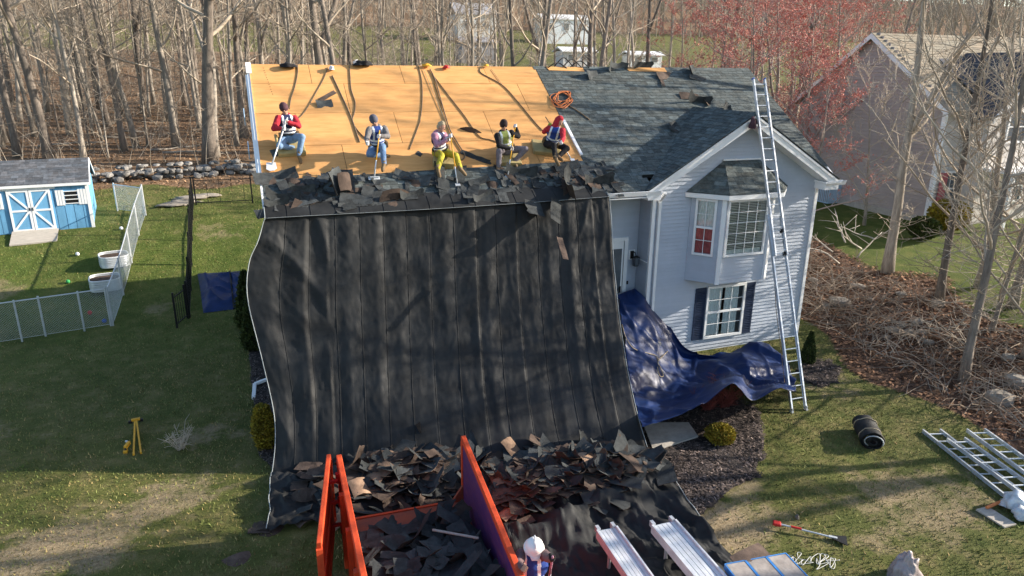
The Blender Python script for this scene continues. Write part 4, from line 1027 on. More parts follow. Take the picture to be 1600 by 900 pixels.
    if hat[0] == 'beanie':
        remesh('beanie', [(hd+hup*.035-f2*.012, hd+hup*.062-f2*.006, .104, .098), (hd+hup*.03+f2*.01, hd+hup*.03+f2*.012, .099, .099)], hat[1], root, .011, .004)
    elif hat[0] == 'hair':
        hr = [(hd+hup*.045-f2*.02, hd+hup*.065-f2*.012, .094, .090), (hd+hup*.0-f2*.045, hd+hup*.03-f2*.03, .075, .08)]
        o_ = remesh('hair', hr, 'hair', root, .010, .010)
    elif hat[0] == 'hood':
        remesh('hood', [(hd+hup*.035-f2*.03, hd+hup*.075-f2*.02, .112, .10), (hd-hup*.05-f2*.03, hd+hup*.03-f2*.03, .105, .11), (nek-f2*.03, hd-hup*.04-f2*.03, .10, .10), (hd+hup*.09-f2*.05, hd+hup*.135-f2*.04, .06, .035)], hat[1], root, .012, .006)
    else:
        m = MB(); prof = [(.150,-.012),(.148,.0),(.128,.012),(.126,.05),(.114,.09),(.088,.115),(.05,.128),(.02,.131),(.002,.1312)]
        m.lathe(hd+hup*.035, prof, 24, 0, rot=fr(hl, f2, hup)); m.prism([hd+hup*.03+f2*.09-hl*.09, hd+hup*.03+f2*.09+hl*.09, hd+hup*.018+f2*.19+hl*.05, hd+hup*.018+f2*.19-hl*.05], hup*.012)
        h_ = m.build('hard_hat', M['helmet'], root, True); m = MB(); m.tube([hd+hup*.175-f2*.10, hd+hup*.185, hd+hup*.165+f2*.09], .012, 6); m.build('hat_ridge', M['helmet'], h_, True)
    return root
SL = Vector((0, -CT, -ST))
def pose(px, pel, face, slope=True, thigh=.43, shin=.40):
    """px: pixel positions of the joints (l/r = left/right in the picture); every joint lies one limb length from the one before it"""
    J = {'pelvis': pel, 'face': Vector(face)}
    J['neck'] = bone(*px['neck'], pel, .50); J['head'] = bone(*px['head'], J['neck'], .155)
    for k, sg in (('l',-1),('r',1)):
        far = lambda j: j+k in px.get('far', ())
        J['s'+k] = bone(*px['s'+k], J['neck']-Vector((0,0,.05)), .185, far('s'))
        J['p'+k] = pel+Vector((sg,-.05*sg,0))*.095
        def lift(v, h):
            if not slope: return v
            return v+NS*max(0, h-(v-Vector((0,0,RIDGE))).dot(NS))
        J['k'+k] = lift(bone(*px['k'+k], J['p'+k], thigh, far('k')), .09)
        J['a'+k] = lift(bone(*px['a'+k], J['k'+k], shin, far('a')), .085)
        J['t'+k] = lift(bone(*px['t'+k], J['a'+k], .17, far('t')), .045)
        J['e'+k] = bone(*px['e'+k], J['s'+k], .29, far('e'))
        J['h'+k] = bone(*px['h'+k], J['e'+k], .30, far('h'))
        J['w'+k] = J['h'+k]-(J['h'+k]-J['e'+k]).normalized()*.065
    return J
def tool(name, lo, hi, label, mk, blade, r=.015, grip=None, cat='scraper'):
    t = empty(name, lo, label, cat, None); d = (hi-lo).normalized(); m = MB(); m.tube([lo+d*.12, hi], r, 8); m.build('handle', M[mk], t, True)
    if grip:
        m = MB(); m.tube([hi-d*.28, hi], r*1.35, 8); m.build('grip', M[grip], t, True)
    m = MB(); m.tube([lo+d*.02, lo+d*.45], r*1.15, 8); m.build('ferrule', M['alup'], t, True)
    sx = Vector((1,0,0)); n_ = NS
    if blade == 'wide':
        m = MB(); m.box(lo+NS*.03, (.26,.10,.02), fr(sx, SLv, NS)); m.build('blade', M['alup'], t); m = MB(); m.box(lo+NS*.05, (.20,.03,.05), fr(sx, SLv, NS)); m.build('blade_bracket', M['aludull'], t)
    elif blade == 'shovel':
        m = MB(); b0 = lo+NS*.02; m.prism([b0-sx*.10-SLv*.10, b0+sx*.10-SLv*.10, b0+sx*.115+SLv*.10, b0+sx*.04+SLv*.17, b0-sx*.05+SLv*.18, b0-sx*.115+SLv*.12], NS*.012); m.build('blade', M['alup'], t)
    elif blade == 'small':
        m = MB(); m.box(lo+NS*.025, (.12,.08,.03), fr(sx, SLv, NS)); m.build('blade', M['alup'], t)
    return t
SLv = Vector((0,-CT,-ST))
def along(lo, hnd, extra):
    d = (hnd-lo).normalized(); return hnd+d*extra
def do(label, px, face, seat_h, look, lo, main, extra, tl, second=None):
    pel = onS(*px['pelvis'], seat_h); J = pose(px, pel, face); J['base'] = onS(*px['pelvis'], 0)
    low = onS(*lo, .03); h1 = J['h'+main]; hi = along(low, h1, extra); ax = (hi-low).normalized()
    J['axl'] = J['axr'] = ax
    o = 'r' if main == 'l' else 'l'
    if second:       # the other hand closes on the pole as well
        q = low+ax*(J['h'+o]-low).dot(ax)
        if (q-J['e'+o]).length < .36: J['h'+o] = q; J['w'+o] = q-(q-J['e'+o]).normalized()*.065
    person(label, J, look)
    return tool(*(tl[0],), low, hi, *tl[1:])
B = 'beanie'
do('person in red hoodie and dark vest seated by the left rake holding a white-headed shovel', dict(pelvis=(452,215),neck=(447,181),head=(444,170),sl=(435,185),sr=(461,185),el=(428,201),hl=(435,196),er=(467,197),hr=(447,190),kl=(437,228),al=(458,232),tl=(468,234),kr=(472,214),ar=(467,242),tr=(470,253),far=('al','tl')),
   (-.1,-1,-.35), .20, dict(top='red_hoodie', vest='navy_vest', legs='jeans', hat=(B,'maroon_beanie')), (424,260), 'r', .10, ('roofing_shovel', 'white-handled roofing shovel held by the red-hoodie worker at the left rake', 'alup', 'shovel', .015, None, 'shovel'), True)
do('person in grey hoodie and slate beanie kneeling on one knee with a wide scraper', dict(pelvis=(590,229),neck=(588,199),head=(584,187),sl=(577,203),sr=(602,201),el=(573,216),hl=(574,224),er=(606,213),hr=(592,213),kl=(577,241),al=(600,243),tl=(607,244),kr=(598,231),ar=(600,255),tr=(598,265),far=('al','tl')),
   (-.1,-1,-.6), .27, dict(top='grey_hoodie', vest='blue_vest', legs='dark_jeans', hat=(B,'slate_beanie')), (584.5,280), 'r', .14, ('floor_scraper', 'yellow-handled wide scraper held by the kneeling worker', 'yellow', 'wide', .015, None, 'scraper'))
do('person with blond hair, mauve hoodie and olive trousers seated sideways with a yellow pole', dict(pelvis=(688,238),neck=(685,208),head=(690,198),sl=(679,212),sr=(694,211),el=(683,227),hl=(701,217),er=(697,219),hr=(704,212),kl=(690,243),al=(684,263),tl=(687,276),kr=(712,243),ar=(719,263),tr=(728,274),far=('sr',)),
   (.9,-.7,-.2), .20, dict(top='mauve', vest='navy_vest', legs='olive_trousers', hat=('hair',)), (715,290), 'r', .06, ('pole_scraper', 'long yellow pole held by the blond worker', 'yellow', 'small', .014, None, 'pole'), True)
do('person in black top and lime vest seated with raised hand on a yellow shovel', dict(pelvis=(790,234),neck=(787,206),head=(787,196),sl=(777,212),sr=(802,207),el=(780,228),hl=(799,230),er=(810,213),hr=(805,197),kl=(780,236),al=(779,262),tl=(778,271),kr=(821,233),ar=(803,253),tr=(806,262),far=('er',)),
   (-.1,-1,-.35), .20, dict(top='black_cloth', vest='lime_vest', legs='grey_trousers', hat=(B,'dark_beanie')), (793,277), 'r', .04, ('roofing_shovel', 'yellow-handled shovel with pale blade held by the lime-vest worker', 'yellow', 'shovel', .015, None, 'shovel'), True)
do('person in red hood and black trousers crouched at the plywood edge holding a pole', dict(pelvis=(861,224),neck=(869,200),head=(874,189),sl=(857,201),sr=(879,204),el=(850,206),hl=(860,195),er=(880,216),hr=(877,223),kl=(865,227),al=(868,247),tl=(875,262),kr=(886,232),ar=(872,245),tr=(878,250),far=('el',)),
   (.5,-.9,-.5), .20, dict(top='red_hoodie', vest='blue_vest', legs='black_cloth', hat=('hood','red_hoodie'), gll='lime'), (894,251), 'l', .24, ('pry_pole', 'dark slim pole held by the red-hooded worker at the plywood edge', 'rope_d', 'small', .013, None, 'pole'), True)
# the helmeted worker on the ground by the dumpster
ft = Vector((3.55,-11.55,.06)); hd_ = atZ(834,858,1.62)
pel = Vector((hd_.x-.02, hd_.y-.02, .94)); px = dict(neck=(832,868),head=(834,857),sl=(814,866),sr=(849,866),el=(809,882),hl=(819,888),er=(858,872),hr=(863,872),kl=(826,930),al=(826,960),tl=(826,965),kr=(842,930),ar=(842,960),tr=(842,965))
J = pose(px, pel, (-.25,-.9,-.55), False)
for k, sg in (('l',-1),('r',1)):
    J['k'+k] = pel+Vector((.11*sg,-.05,-.43)); J['a'+k] = pel+Vector((.13*sg,.0,-.84)); J['t'+k] = J['a'+k]+Vector((.02*sg,-.16,-.04))
J['base'] = Vector((pel.x, pel.y, .06)); low = atZ(858,905,.5); J['axl'] = Vector((.6,.2,.5)); J['axr'] = (J['hr']-low).normalized()
person('person in white hard hat and blue reflective vest standing beside the dumpster', J, dict(top='brown_sleeve', vest='blue_vest', legs='dark_jeans', hat=('helmet',), gll='skin', glr='black_cloth'))
tool('hand_tool', low, J['hr']+J['axr']*.10, 'reddish tool handle gripped by the helmeted worker', 'mauve', 'none', .017, None, 'tool')
# ================================================================ THINGS ON THE ROOF
def pad(c, wd, dp, th, rz, label, fold=0., h=.0):
    t = onS(*c, th/2+h); m = MB(); rot = (Matrix.Rotation(TH,3,'X') @ Matrix.Rotation(rz,3,'Z')); m.box(t, (wd, dp, th), rot)
    if fold:
        m.box(t+rot @ Vector((-wd*.42,dp*.2,th*.5+.09)), (.06, dp*.8, .26), rot @ Matrix.Rotation(-fold,3,'Y'))
    o = m.build('foam_pad', M['pad'], None); bev(o, .02, 2); return tag(o, label, 'foam pad')
pad((455,233), .62, .42, .12, .05, 'folded foam pad under the red-hoodie worker at the left rake', .5)
pad((693,254), .52, .26, .17, -.2, 'rounded foam block under the blond worker')
pad((795,249), .60, .40, .13, -.1, 'bent foam pad under the lime-vest worker', .6)
pad((853,231), .74, .50, .12, -.18, 'large square foam pad under the red-hooded worker')
def rrope(pts, r, mk, label, h=.015):
    return rope_obj('rope', [onS(x, y, h) for x, y in pts], r, mk, label)
rrope([(465,101),(465,115),(461,135),(455,153),(452,170)], 0.0136, 'rope_d', 'brown safety rope from the ridge to the red-hoodie worker', .02)
rrope([(512,105),(506,123),(492,148),(478,172),(466,186)], 0.0119, 'rope_d', 'brown rope slanting from the ridge anchor to the left rake worker', .02)
rrope([(519,118),(528,137),(540,163),(551,189),(556,205),(562,222)], 0.0187, 'rope_d', 'thick brown strap falling from the ridge anchor', .02)
rrope([(546,101),(547,118),(549,140),(555,160),(554,175),(551,190),(560,205),(572,217)], 0.0136, 'rope_d', 'wavy tan rope from the ridge to the kneeling worker', .02)
rrope([(653,101),(658,120),(660,150),(657,185),(649,210),(640,233)], 0.0119, 'rope_d', 'curved rope lying alone across the plywood middle', .02)
rrope([(662,108),(675,140),(690,175),(700,200)], .008, 'rope', 'thin pale line down to the blond worker', .03)
rrope([(672,108),(680,125),(690,160),(702,200),(713,220),(726,242),(722,250)], 0.0187, 'rope_d', 'thick dark strap ending in a hook beside the blond worker', .03)
rrope([(675,115),(700,148),(725,180),(748,212),(765,218),(776,222)], 0.0136, 'rope_d', 'brown rope slanting to the lime-vest worker', .02)
rrope([(752,105),(752,114),(785,133),(810,160),(835,190),(848,204)], 0.0145, 'rope_d', 'reddish brown rope slanting to the red-hooded worker', .02)
rrope([(768,108),(775,118),(784,131)], .007, 'rope', 'short thin cord below the ridge anchor plate', .02)
coil = []
for i in range(60):
    a = i*.62; rx = 13+4*math.sin(i*.9); ry = 10+3*math.cos(i*1.3); coil.append((878+rx*math.cos(a)+3*math.sin(i*.37), 150+ry*math.sin(a)+i*.12))
rope_obj('rope_coil', [onS(x, y, .03+.02*((i*7) % 3)) for i, (x, y) in enumerate(coil)], .013, 'rope_o', 'tangled orange rope coil on the shingles beside the plywood', 'rope', None, 5, 4)
o = rope_obj('pry_bar', [onS(886,163,.03), onS(905,175,.03), onS(921,187,.03)], .018, 'rope_d', 'reddish bar pointing down the shingles from the rope coil', 'bar')
# lumps of clothing and gear along the ridge
def lump(px, py, sx, sy, sz, mk, label, name='jacket', seed=0, cat='jacket', z=.06, onr=True, p=None):
    c = p if p is not None else onS(px, py, z); bm = bmesh.new(); bmesh.ops.create_icosphere(bm, subdivisions=3, radius=1)
    for v in bm.verts:
        d = v.co.normalized(); k = 1+.45*mnoise.noise(d*1.6+Vector((seed,0,0)))+.25*mnoise.noise(d*4+Vector((seed,3,0))); v.co = Vector((d.x*sx*k, d.y*sy*k, d.z*sz*k if d.z > -.2 else -.2*sz))
        v.co += c
    me = bpy.data.meshes.new(name); bm.to_mesh(me); bm.free(); me.materials.append(M[mk]); me.polygons.foreach_set('use_smooth', [True]*len(me.polygons))
    o = bpy.data.objects.new(name, me); COL.objects.link(o); return tag(o, label, cat)
lump(450,104,.22,.14,.09,'black_cloth','dark crumpled jacket on the ridge near the left rake',seed=1)
lump(567,101,.24,.15,.12,'black_cloth','black jacket heap on the ridge above the kneeling worker',seed=2)
lump(557,99,.10,.08,.09,'glove','white bag tucked into the black jacket heap on the ridge','bag',seed=3,cat='bag')
lump(697,106,.10,.08,.07,'red','small red bag on the ridge by the strap anchor','bag',seed=4,cat='bag')
lump(760,103,.07,.06,.05,'yellow','small yellow anchor plate on the ridge','roof_anchor',seed=5,cat='anchor')
lump(518,108,.07,.11,.09,'glove','white and red roof anchor below the ridge','roof_anchor',seed=6,cat='anchor')
lump(667,103,.12,.08,.06,'yellow','yellow strap buckle at the ridge beside the dark rope','strap_buckle',seed=7,cat='buckle')
lump(1168,148,.09,.08,.24,'maroon_beanie','dark red bag hanging on the ladder side above the gable',seed=8,name='bag',cat='bag',p=cl+dl*7.55+sd_*-.32+Vector((0,-.02,-.1)))
for k, (x0, px_, py_, hgt) in enumerate(((0,880,103,.25),(1,893,104,.22),(2,905,104,.18),(3,870,105,.15))):
    a = onS(px_-14, py_+1, .02); b = onS(px_+16, py_+2, .02); rope_obj('cable', [a, a.lerp(b,.3)+Vector((0,0,hgt*.8)), a.lerp(b,.6)+Vector((0,.05,hgt)), b], .018, 'black', 'black hose loop arching over the ridge at the plywood step', 'hose', 'hose loops on the ridge')
# clamp plates outside the left rake
for py_ in (176, 228):
    p = onS(388 if py_ < 200 else 395, py_, -.1); m = MB(); m.box(p+Vector((-.10,0,-.1)), (.02,.36,.26), Matrix.Rotation(TH,3,'X')); o = m.build('rake_flashing', M['fl_blue'] if 'fl_blue' in M else M.setdefault('fl_blue', mat('pale_blue_metal', (.40,.55,.70), .5, .1)), None)
    bev(o, .01); tag(o, 'pale blue metal flap sticking out beside the left rake', 'flashing', 'flaps beside the left rake')

run_jobs()
# ================================================================ BACK YARD: SHED
sp = gp(151, 357); SY = sp.y; SX1 = sp.x; SZ = sp.z-.05
tz = lambda px, py: atY(px, py, SY)
eav = tz(139, 284).z; dl0, dl1 = tz(26, 350).x, tz(92, 345).x; dzt = tz(55, 296).z; SX0 = dl0-(SX1-dl1); SD = 2.6
shed = empty('garden_shed', ((SX0+SX1)/2, SY, SZ), 'blue garden shed with white crossed double doors and grey shingled roof', 'shed')
rz_ = eav+.75
m = MB(); m.box(((SX0+SX1)/2, SY+SD/2, (SZ+eav)/2), (SX1-SX0-.04, SD-.04, eav-SZ)); m.prism([(SX0+.02,SY+.02,eav),(SX0+.02,SY+SD-.02,eav),(SX0+.02,SY+SD*.5,rz_-.05)], (SX1-SX0-.04,0,0)); sw = m.build('wall', M['shedblue'], shed)
x = SX0
while x < SX1-.01:
    x2 = min(SX1, x+.30); m = MB(); m.box(((x+x2)/2, SY, (SZ+eav)/2+.03), (x2-x-.02, .03, eav-SZ-.06)); m.build('wall_board', M['shedblue'], sw); x += .30
y = SY
while y < SY+SD-.01:
    y2 = min(SY+SD, y+.30); m = MB(); m.box((SX1, (y+y2)/2, (SZ+eav)/2+.03), (.03, y2-y-.02, eav-SZ-.06)); m.build('wall_board', M['shedblue'], sw); y += .30
m = MB(); ov = .12
for sg, ya in ((1, SY-ov), (-1, SY+SD+ov)):
    a = Vector((SX0-ov, ya, eav-.03)); b = Vector((SX0-ov, SY+SD*.5, rz_)); m.prism([a, b, b-Vector((0,0,.06)), a-Vector((0,0,.06))], (SX1-SX0+2*ov, 0, 0))
sr = m.build('roof', M['felt'], shed)
a = Vector((SX0-ov, SY+SD*.5, rz_+.005)); v = Vector((0, -SD*.5-ov, eav-.03-rz_)); Lr = v.length; v.normalize()
ss = shingle_face(a, Vector((1,0,0)), v, [(0,0),(SX1-SX0+2*ov,0),(SX1-SX0+2*ov,Lr+.02),(0,Lr+.02)], seed=44, th=.009)
mb_ = shmesh(ss); o = mb_.build('shingle_courses', M['shedroof'], sr); o['kind'] = 'stuff'
m = MB(); m.box(((SX0+SX1)/2, SY-ov-.01, eav-.07), (SX1-SX0+2*ov, .03, .10)); m.build('fascia', M['white'], shed)
m = MB(); m.prism([(SX1+ov,SY-ov,eav-.12),(SX1+ov,SY-ov,eav-.02),(SX1+ov,SY+SD*.5,rz_+.01),(SX1+ov,SY+SD+ov,eav-.02),(SX1+ov,SY+SD+ov,eav-.12),(SX1+ov,SY+SD*.5,rz_-.09)], (.025,0,0)); m.build('rake_board', M['white'], shed)
for x in (SX0, SX1): m = MB(); m.box((x, SY-.015, (SZ+eav)/2), (.11,.06,eav-SZ-.1)); m.build('corner_board', M['white'], shed)
m = MB(); m.box((SX1+.012, SY+.06, (SZ+eav)/2), (.05,.10,eav-SZ-.1)); m.build('corner_board', M['white'], shed)
dz0, dz1 = SZ+.12, dzt; mid = (dl0+dl1)/2
m = MB(); m.box((mid, SY-.04, dz1+.05), (dl1-dl0+.35,.05,.09)); m.build('door_header', M['white'], shed)
for a0, a1 in ((dl0, mid-.01), (mid+.01, dl1)):
    m = MB(); m.box(((a0+a1)/2, SY-.03, (dz0+dz1)/2), (a1-a0, .03, dz1-dz0)); d_ = m.build('door', M['shedblue'], shed); t = .075; y = SY-.052
    for c, dd in (((a0+t/2, y, (dz0+dz1)/2), (t,.02,dz1-dz0)), ((a1-t/2, y, (dz0+dz1)/2), (t,.02,dz1-dz0)), (((a0+a1)/2, y, dz0+t/2), (a1-a0-2*t,.02,t)), (((a0+a1)/2, y, dz1-t/2), (a1-a0-2*t,.02,t)), (((a0+a1)/2, y, (dz0+dz1)/2), (a1-a0-2*t,.02,t))):
        m = MB(); m.box(c, dd); m.build('door_trim', M['white'], d_)
    inner = a1 if a1 < mid+.001 else a0; outer = a0 if inner == a1 else a1; zm = (dz0+dz1)/2; sgn = 1 if outer > inner else -1
    for z_ in (dz0+t, dz1-t):
        m = MB(); m.bar((inner+sgn*t, y-.002, zm+(.04 if z_ > zm else -.04)), (outer-sgn*t, y-.002, z_), .02, .065, (0,0,1)); m.build('door_brace', M['white'], d_)
    m = MB(); m.box((inner+sgn*.04, y-.02, zm+.05), (.03,.02,.12)); m.build('door_latch', M['black'], d_)
wx0, wx1 = tz(107,312).x, tz(126,310).x; wz0, wz1 = tz(118,318).z, tz(118,299).z
for off in (0, -(wx0+wx1)/2*1+(2*mid-(wx0+wx1)/2)):
    a0, a1 = wx0+off, wx1+off
    m = MB(); m.box(((a0+a1)/2, SY-.018, (wz0+wz1)/2), (a1-a0,.02,wz1-wz0)); wi = m.build('window', M['black'], shed)
    for z_ in (wz0, wz0+(wz1-wz0)/3, wz0+(wz1-wz0)*2/3, wz1): m = MB(); m.box(((a0+a1)/2, SY-.035, z_), (a1-a0+.04,.02,.03)); m.build('muntin', M['white'], wi)
    for c in (a0-.16, a1+.16):
        for k in (-1,0,1): m = MB(); m.box((c+k*.095, SY-.03, (wz0+wz1)/2), (.08,.025,wz1-wz0+.12)); m.build('shutter_board', M['white'], wi)
m = MB(); r0 = gp(28,385); r1 = gp(97,379); m.prism([(dl0-.05,SY-.06,SZ+.10),(dl1+.05,SY-.06,SZ+.10),(dl1+.05,r1.y-.02,r1.z-.02),(dl0-.05,r0.y-.02,r0.z-.02)], (0,0,.05)); m.build('ramp', M['wood'], shed)
shed.rotation_euler.z = R(6); shed.location.y += (SX1-SX0)/2*math.sin(R(6))*-.0; shed.location.x -= .12
# ---------------- chain-link fences
def chain(pts, h, label, name='chain_link_fence', post_every=2.4, sp_=.07, gates=()):
    t = empty(name, pts[0], label, 'fence'); wr = MB()
    for a, b in zip(pts, pts[1:]):
        L_ = (b-a).length; d = (b-a)/L_; up = Vector((0,0,1)); n_ = max(1, round(L_/post_every))
        for i in range(n_+1):
            p = a+d*L_*i/n_; p.z = T(p.x, p.y); m = MB(); m.tube([p-up*.05, p+up*(h+.06)], .03, 8); m.build('post', M['galv'], t)
        m = MB(); ks = [a+d*L_*i/(n_*2) for i in range(n_*2+1)]
        for k in ks: k.z = T(k.x, k.y)
        m.tube([k+up*h for k in ks], .02, 7); m.build('top_rail', M['galv'], t)
        m = MB(); m.tube([k+up*.06 for k in ks], .006, 4); m.build('bottom_wire', M['galv'], t)
        nw = int(L_/sp_)
        for i in range(-int(h/sp_), nw):
            for sg in (1, -1):
                s0, s1 = i*sp_, i*sp_+h; z0, z1 = .05, h
                if s0 < 0: z0 += -s0; s0 = 0
                if s1 > L_: z1 -= s1-L_; s1 = L_
                if s1-s0 < .05: continue
                if sg < 0: s0, s1 = L_-s0, L_-s1
                pa = a+d*s0; pb = a+d*s1; pa.z = T(pa.x, pa.y)+z0; pb.z = T(pb.x, pb.y)+z1; wr.tube([pa, pb], .0024, 3, cap=False)
    wr.build('wire_mesh', M['wire'], t)['kind'] = 'stuff'
    return t
c0 = gp(177,509); cfar = gp(228,337); c0.z = T(c0.x,c0.y)
dirx = (gp(175,511)-gp(0,539)); cl_ = c0-dirx.normalized()*7.0
chain([c0, cfar], 1.22, 'long chain-link fence running back past the metal planters')
ct = chain([cl_, c0+Vector((-.06,0,0))], 1.22, 'front chain-link fence with gate posts across the shed yard', post_every=1.75)
for q in (126, 28):
    p = gp(q, 521+(126-q)*.16); m = MB(); m.tube([p+Vector((.12,0,-.05)), p+Vector((.12,0,1.3))], .028, 8); m.build('gate_post', M['galv'], ct)
p = c0+Vector((0,0,0)); bfar = gp(150,335)
chain([cfar+Vector((-.05,.1,0)), Vector((SX1+.5, SY+2.0, 0))], 1.1, 'short chain-link fence closing the yard behind the shed corner')
# ---------------- black metal fence and gate
def metal_fence(a, b, h, label, step=.14, name='metal_fence'):
    t = empty(name, a, label, 'fence'); L_ = Vector((b.x-a.x, b.y-a.y, 0)).length; d = Vector((b.x-a.x, b.y-a.y, 0))/L_; up = Vector((0,0,1))
    def g(s_): p = a+d*s_; p.z = T(p.x, p.y); return p
    n_ = max(1, round(L_/1.9))
    for i in range(n_+1): m = MB(); p = g(L_*i/n_); m.box(p+up*h/2, (.06,.06,h+.1)); m.build('post', M['black'], t)
    for i in range(n_):
        for z in (.12, h-.12): m = MB(); m.bar(g(L_*i/n_)+up*z, g(L_*(i+1)/n_)+up*z, .03, .03); m.build('rail', M['black'], t)
    k = step
    while k < L_: m = MB(); p = g(k); m.box(p+up*(h/2+.02), (.016,.016,h-.1)); m.build('picket', M['black'], t); k += step
    return t
b0 = gp(297,497); b1 = gp(303,322); metal_fence(b0, b1, 1.2, 'black metal picket fence running back beside the house lawn')
g0 = gp(277,512); metal_fence(g0, b0+Vector((-.06,-.05,0)), 1.1, 'black metal gate standing open at the fence end', .12, 'metal_gate')
b2 = gp(395,318); metal_fence(b1+Vector((.1,.0,0)), b2, 1.2, 'black metal fence before the stone wall behind the lawn', .5)
# ---------------- blue tarp bundle behind the gate
q4 = [gp(309,432), gp(383,426), gp(388,482), gp(318,490)]; rows = []
for j in range(34):
    r = []
    for i in range(26):
        u, v = i/25, j/33; p = q4[0].lerp(q4[1],u).lerp(q4[3].lerp(q4[2],u),v); e = min(1, 6*min(u,1-u), 6*min(v,1-v))
        p = Vector((p.x, p.y, T(p.x,p.y)+.02+e*(.18+.10*nz(p.x*2,p.y*1.6,2)+.10*max(0,1-abs(nz(p.x*1.8,p.y*1.4,4))*5)))); r.append(p)
    rows.append(r)
m = MB(); m.grid(rows); o = m.build('tarp_bundle', M['bluetarp'], None, True); tag(o, 'low pile under a blue tarp beside the open black gate', 'tarp')
m = MB(); m.tube([rows[j][17]+Vector((0,0,.03)) for j in range(34)], .03, 5); m.build('strap', M['black'], o)
# ---------------- oval metal planters
for px, py, lab, rt in ((182,405,'corrugated oval metal planter farther from the gate fence, full of soil',.25), (169,444,'corrugated oval metal planter nearer the gate fence, full of soil',.15)):
    c = gp(px, py+8); c += Vector((-.05,0,0)); t = empty('planter', c, lab, 'planter'); m = MB(); n_ = 40; P_ = []
    for k in range(17):
        z = .38*k/16; rr_ = 1+.02*math.sin(k*math.pi*.75); row = []
        for i in range(n_+1):
            a = 2*math.pi*i/n_; ca, sa = math.cos(a), math.sin(a); x = .46*abs(ca)**.55*(1 if ca > 0 else -1)*rr_; y = .50*abs(sa)**.55*(1 if sa > 0 else -1)*rr_
            row.append(c+Matrix.Rotation(rt,3,'Z') @ Vector((x, y, z)))
        P_.append(row)
    m.grid(P_); solid(m.build('wall', M['galv'], t, True), .012)
    m = MB(); m.tube(P_[-1], .018, 6); m.build('rim', M['white'], t, True)
    m = MB(); ring = [c+(p-c)*.98 for p in P_[13]]; s_ = [Vector((p.x,p.y,c.z+.31)) for p in ring[:-1]]; m.add([c+Vector((0,0,.33))]+s_, [(0,i+1,(i+1) % n_+1) for i in range(n_)]); m.build('soil', M['soil'], t)
# ---------------- dry stone wall
def stone_mesh(seed, mk='stone'):
    bm = bmesh.new(); bmesh.ops.create_icosphere(bm, subdivisions=2, radius=.5); r = random.Random(seed); sc = Vector((r.uniform(.8,1.25), r.uniform(.7,1.1), r.uniform(.5,.85)))
    for v in bm.verts:
        d = v.co.normalized(); k = 1+.35*mnoise.noise(d*1.3+Vector((seed*3.1,0,0)))+.12*mnoise.noise(d*3.5+Vector((0,seed,0))); v.co = Vector((max(-.42,min(.42,v.co.x*k))*sc.x, max(-.42,min(.42,v.co.y*k))*sc.y, max(-.36,min(.38,v.co.z*k))*sc.z))
    me = bpy.data.meshes.new('stone'); bm.to_mesh(me); bm.free(); me.materials.append(M[mk]); return me
STN = [stone_mesh(i) for i in range(10)]; PST = [stone_mesh(i+20, 'palestone') for i in range(6)]
wa, wb = gp(-60,298), gp(420,268)
swl = empty('stone_wall', wa.lerp(wb,.5), 'old dry stone wall of grey boulders at the edge of the woods', 'stone wall'); rr = random.Random(31)
for k in range(280):
    f = rr.random(); p = wa.lerp(wb, f); lv = rr.choice((0,0,1,1,2)); s_ = rr.uniform(.28,.60)*(1-.12*lv)
    p += Vector((rr.uniform(-.2,.2), rr.uniform(-.45,.45)*(1-.3*lv), 0)); p.z = T(p.x,p.y)+.10+lv*.25
    mw = Matrix.Translation(p) @ Matrix.Rotation(rr.uniform(0,6.28),4,'Z') @ Matrix.Rotation(rr.uniform(-.4,.4),4,'X') @ Matrix.Scale(s_,4)
    link('stone', STN[rr.randrange(10)], swl, mw)
# loose pale sheets and branches by the wall
for k, (px, py) in enumerate(((285,318),(300,312),(272,322),(318,308))):
    lump(0,0,.7,.30,.10,'palestone',('pale torn sheet lying before the stone wall, near the black fence corner'),name='torn_sheet',cat='sheet',seed=k+40,p=gp(px,py)+Vector((0,0,.05)))['group'] = 'pale sheets by the stone wall'
# ---------------- small things on the left lawn
p = gp(215,712); t = empty('tripod_stand', p, 'yellow two-legged stand lying on the shaded lawn', 'stand'); e = gp(214,668); u = (e-p); L_ = u.length; u /= L_; sx = Vector((u.y,-u.x,0))
for s_ in (-1,1): m = MB(); m.bar(p+sx*.07*s_+Vector((0,0,.04)), e+sx*.015*s_+Vector((0,0,.12)), .035, .04); m.build('leg', M['yellow'], t)
m = MB(); m.bar(e-sx*.09+Vector((0,0,.14)), e+sx*.09+Vector((0,0,.14)), .06, .05); m.build('head', M['yellow'], t)
m = MB(); m.box(e-sx*.11+Vector((0,0,.10)), (.08,.06,.06)); m.box(e+sx*.11+Vector((0,0,.10)), (.08,.06,.06)); m.build('clamp', M['black'], t)
p = gp(197,708); t = empty('cordless_drill', p, 'small yellow power tool on the lawn next to the yellow stand', 'drill'); m = MB(); m.bar(p+Vector((0,0,.10)), p+Vector((.06,.18,.12)), .06, .07); m.build('motor_body', M['yellow'], t); m = MB(); m.bar(p+Vector((0,0,.02)), p+Vector((.01,.03,.10)), .04, .05); m.build('grip', M['black'], t); m = MB(); m.box(p+Vector((0,-.02,.02)), (.08,.11,.05)); m.build('battery', M['yellow'], t); m = MB(); m.bar(p+Vector((.06,.18,.12)), p+Vector((-.02,.25,.13)), .03, .03); m.build('chuck', M['alup'], t)
M['ballred'] = M['red']; M['ballgreen'] = mat('green_plastic', (.05,.35,.10), .5); M['ballwhite'] = M['white']; M['ballblue'] = M['bluecap']
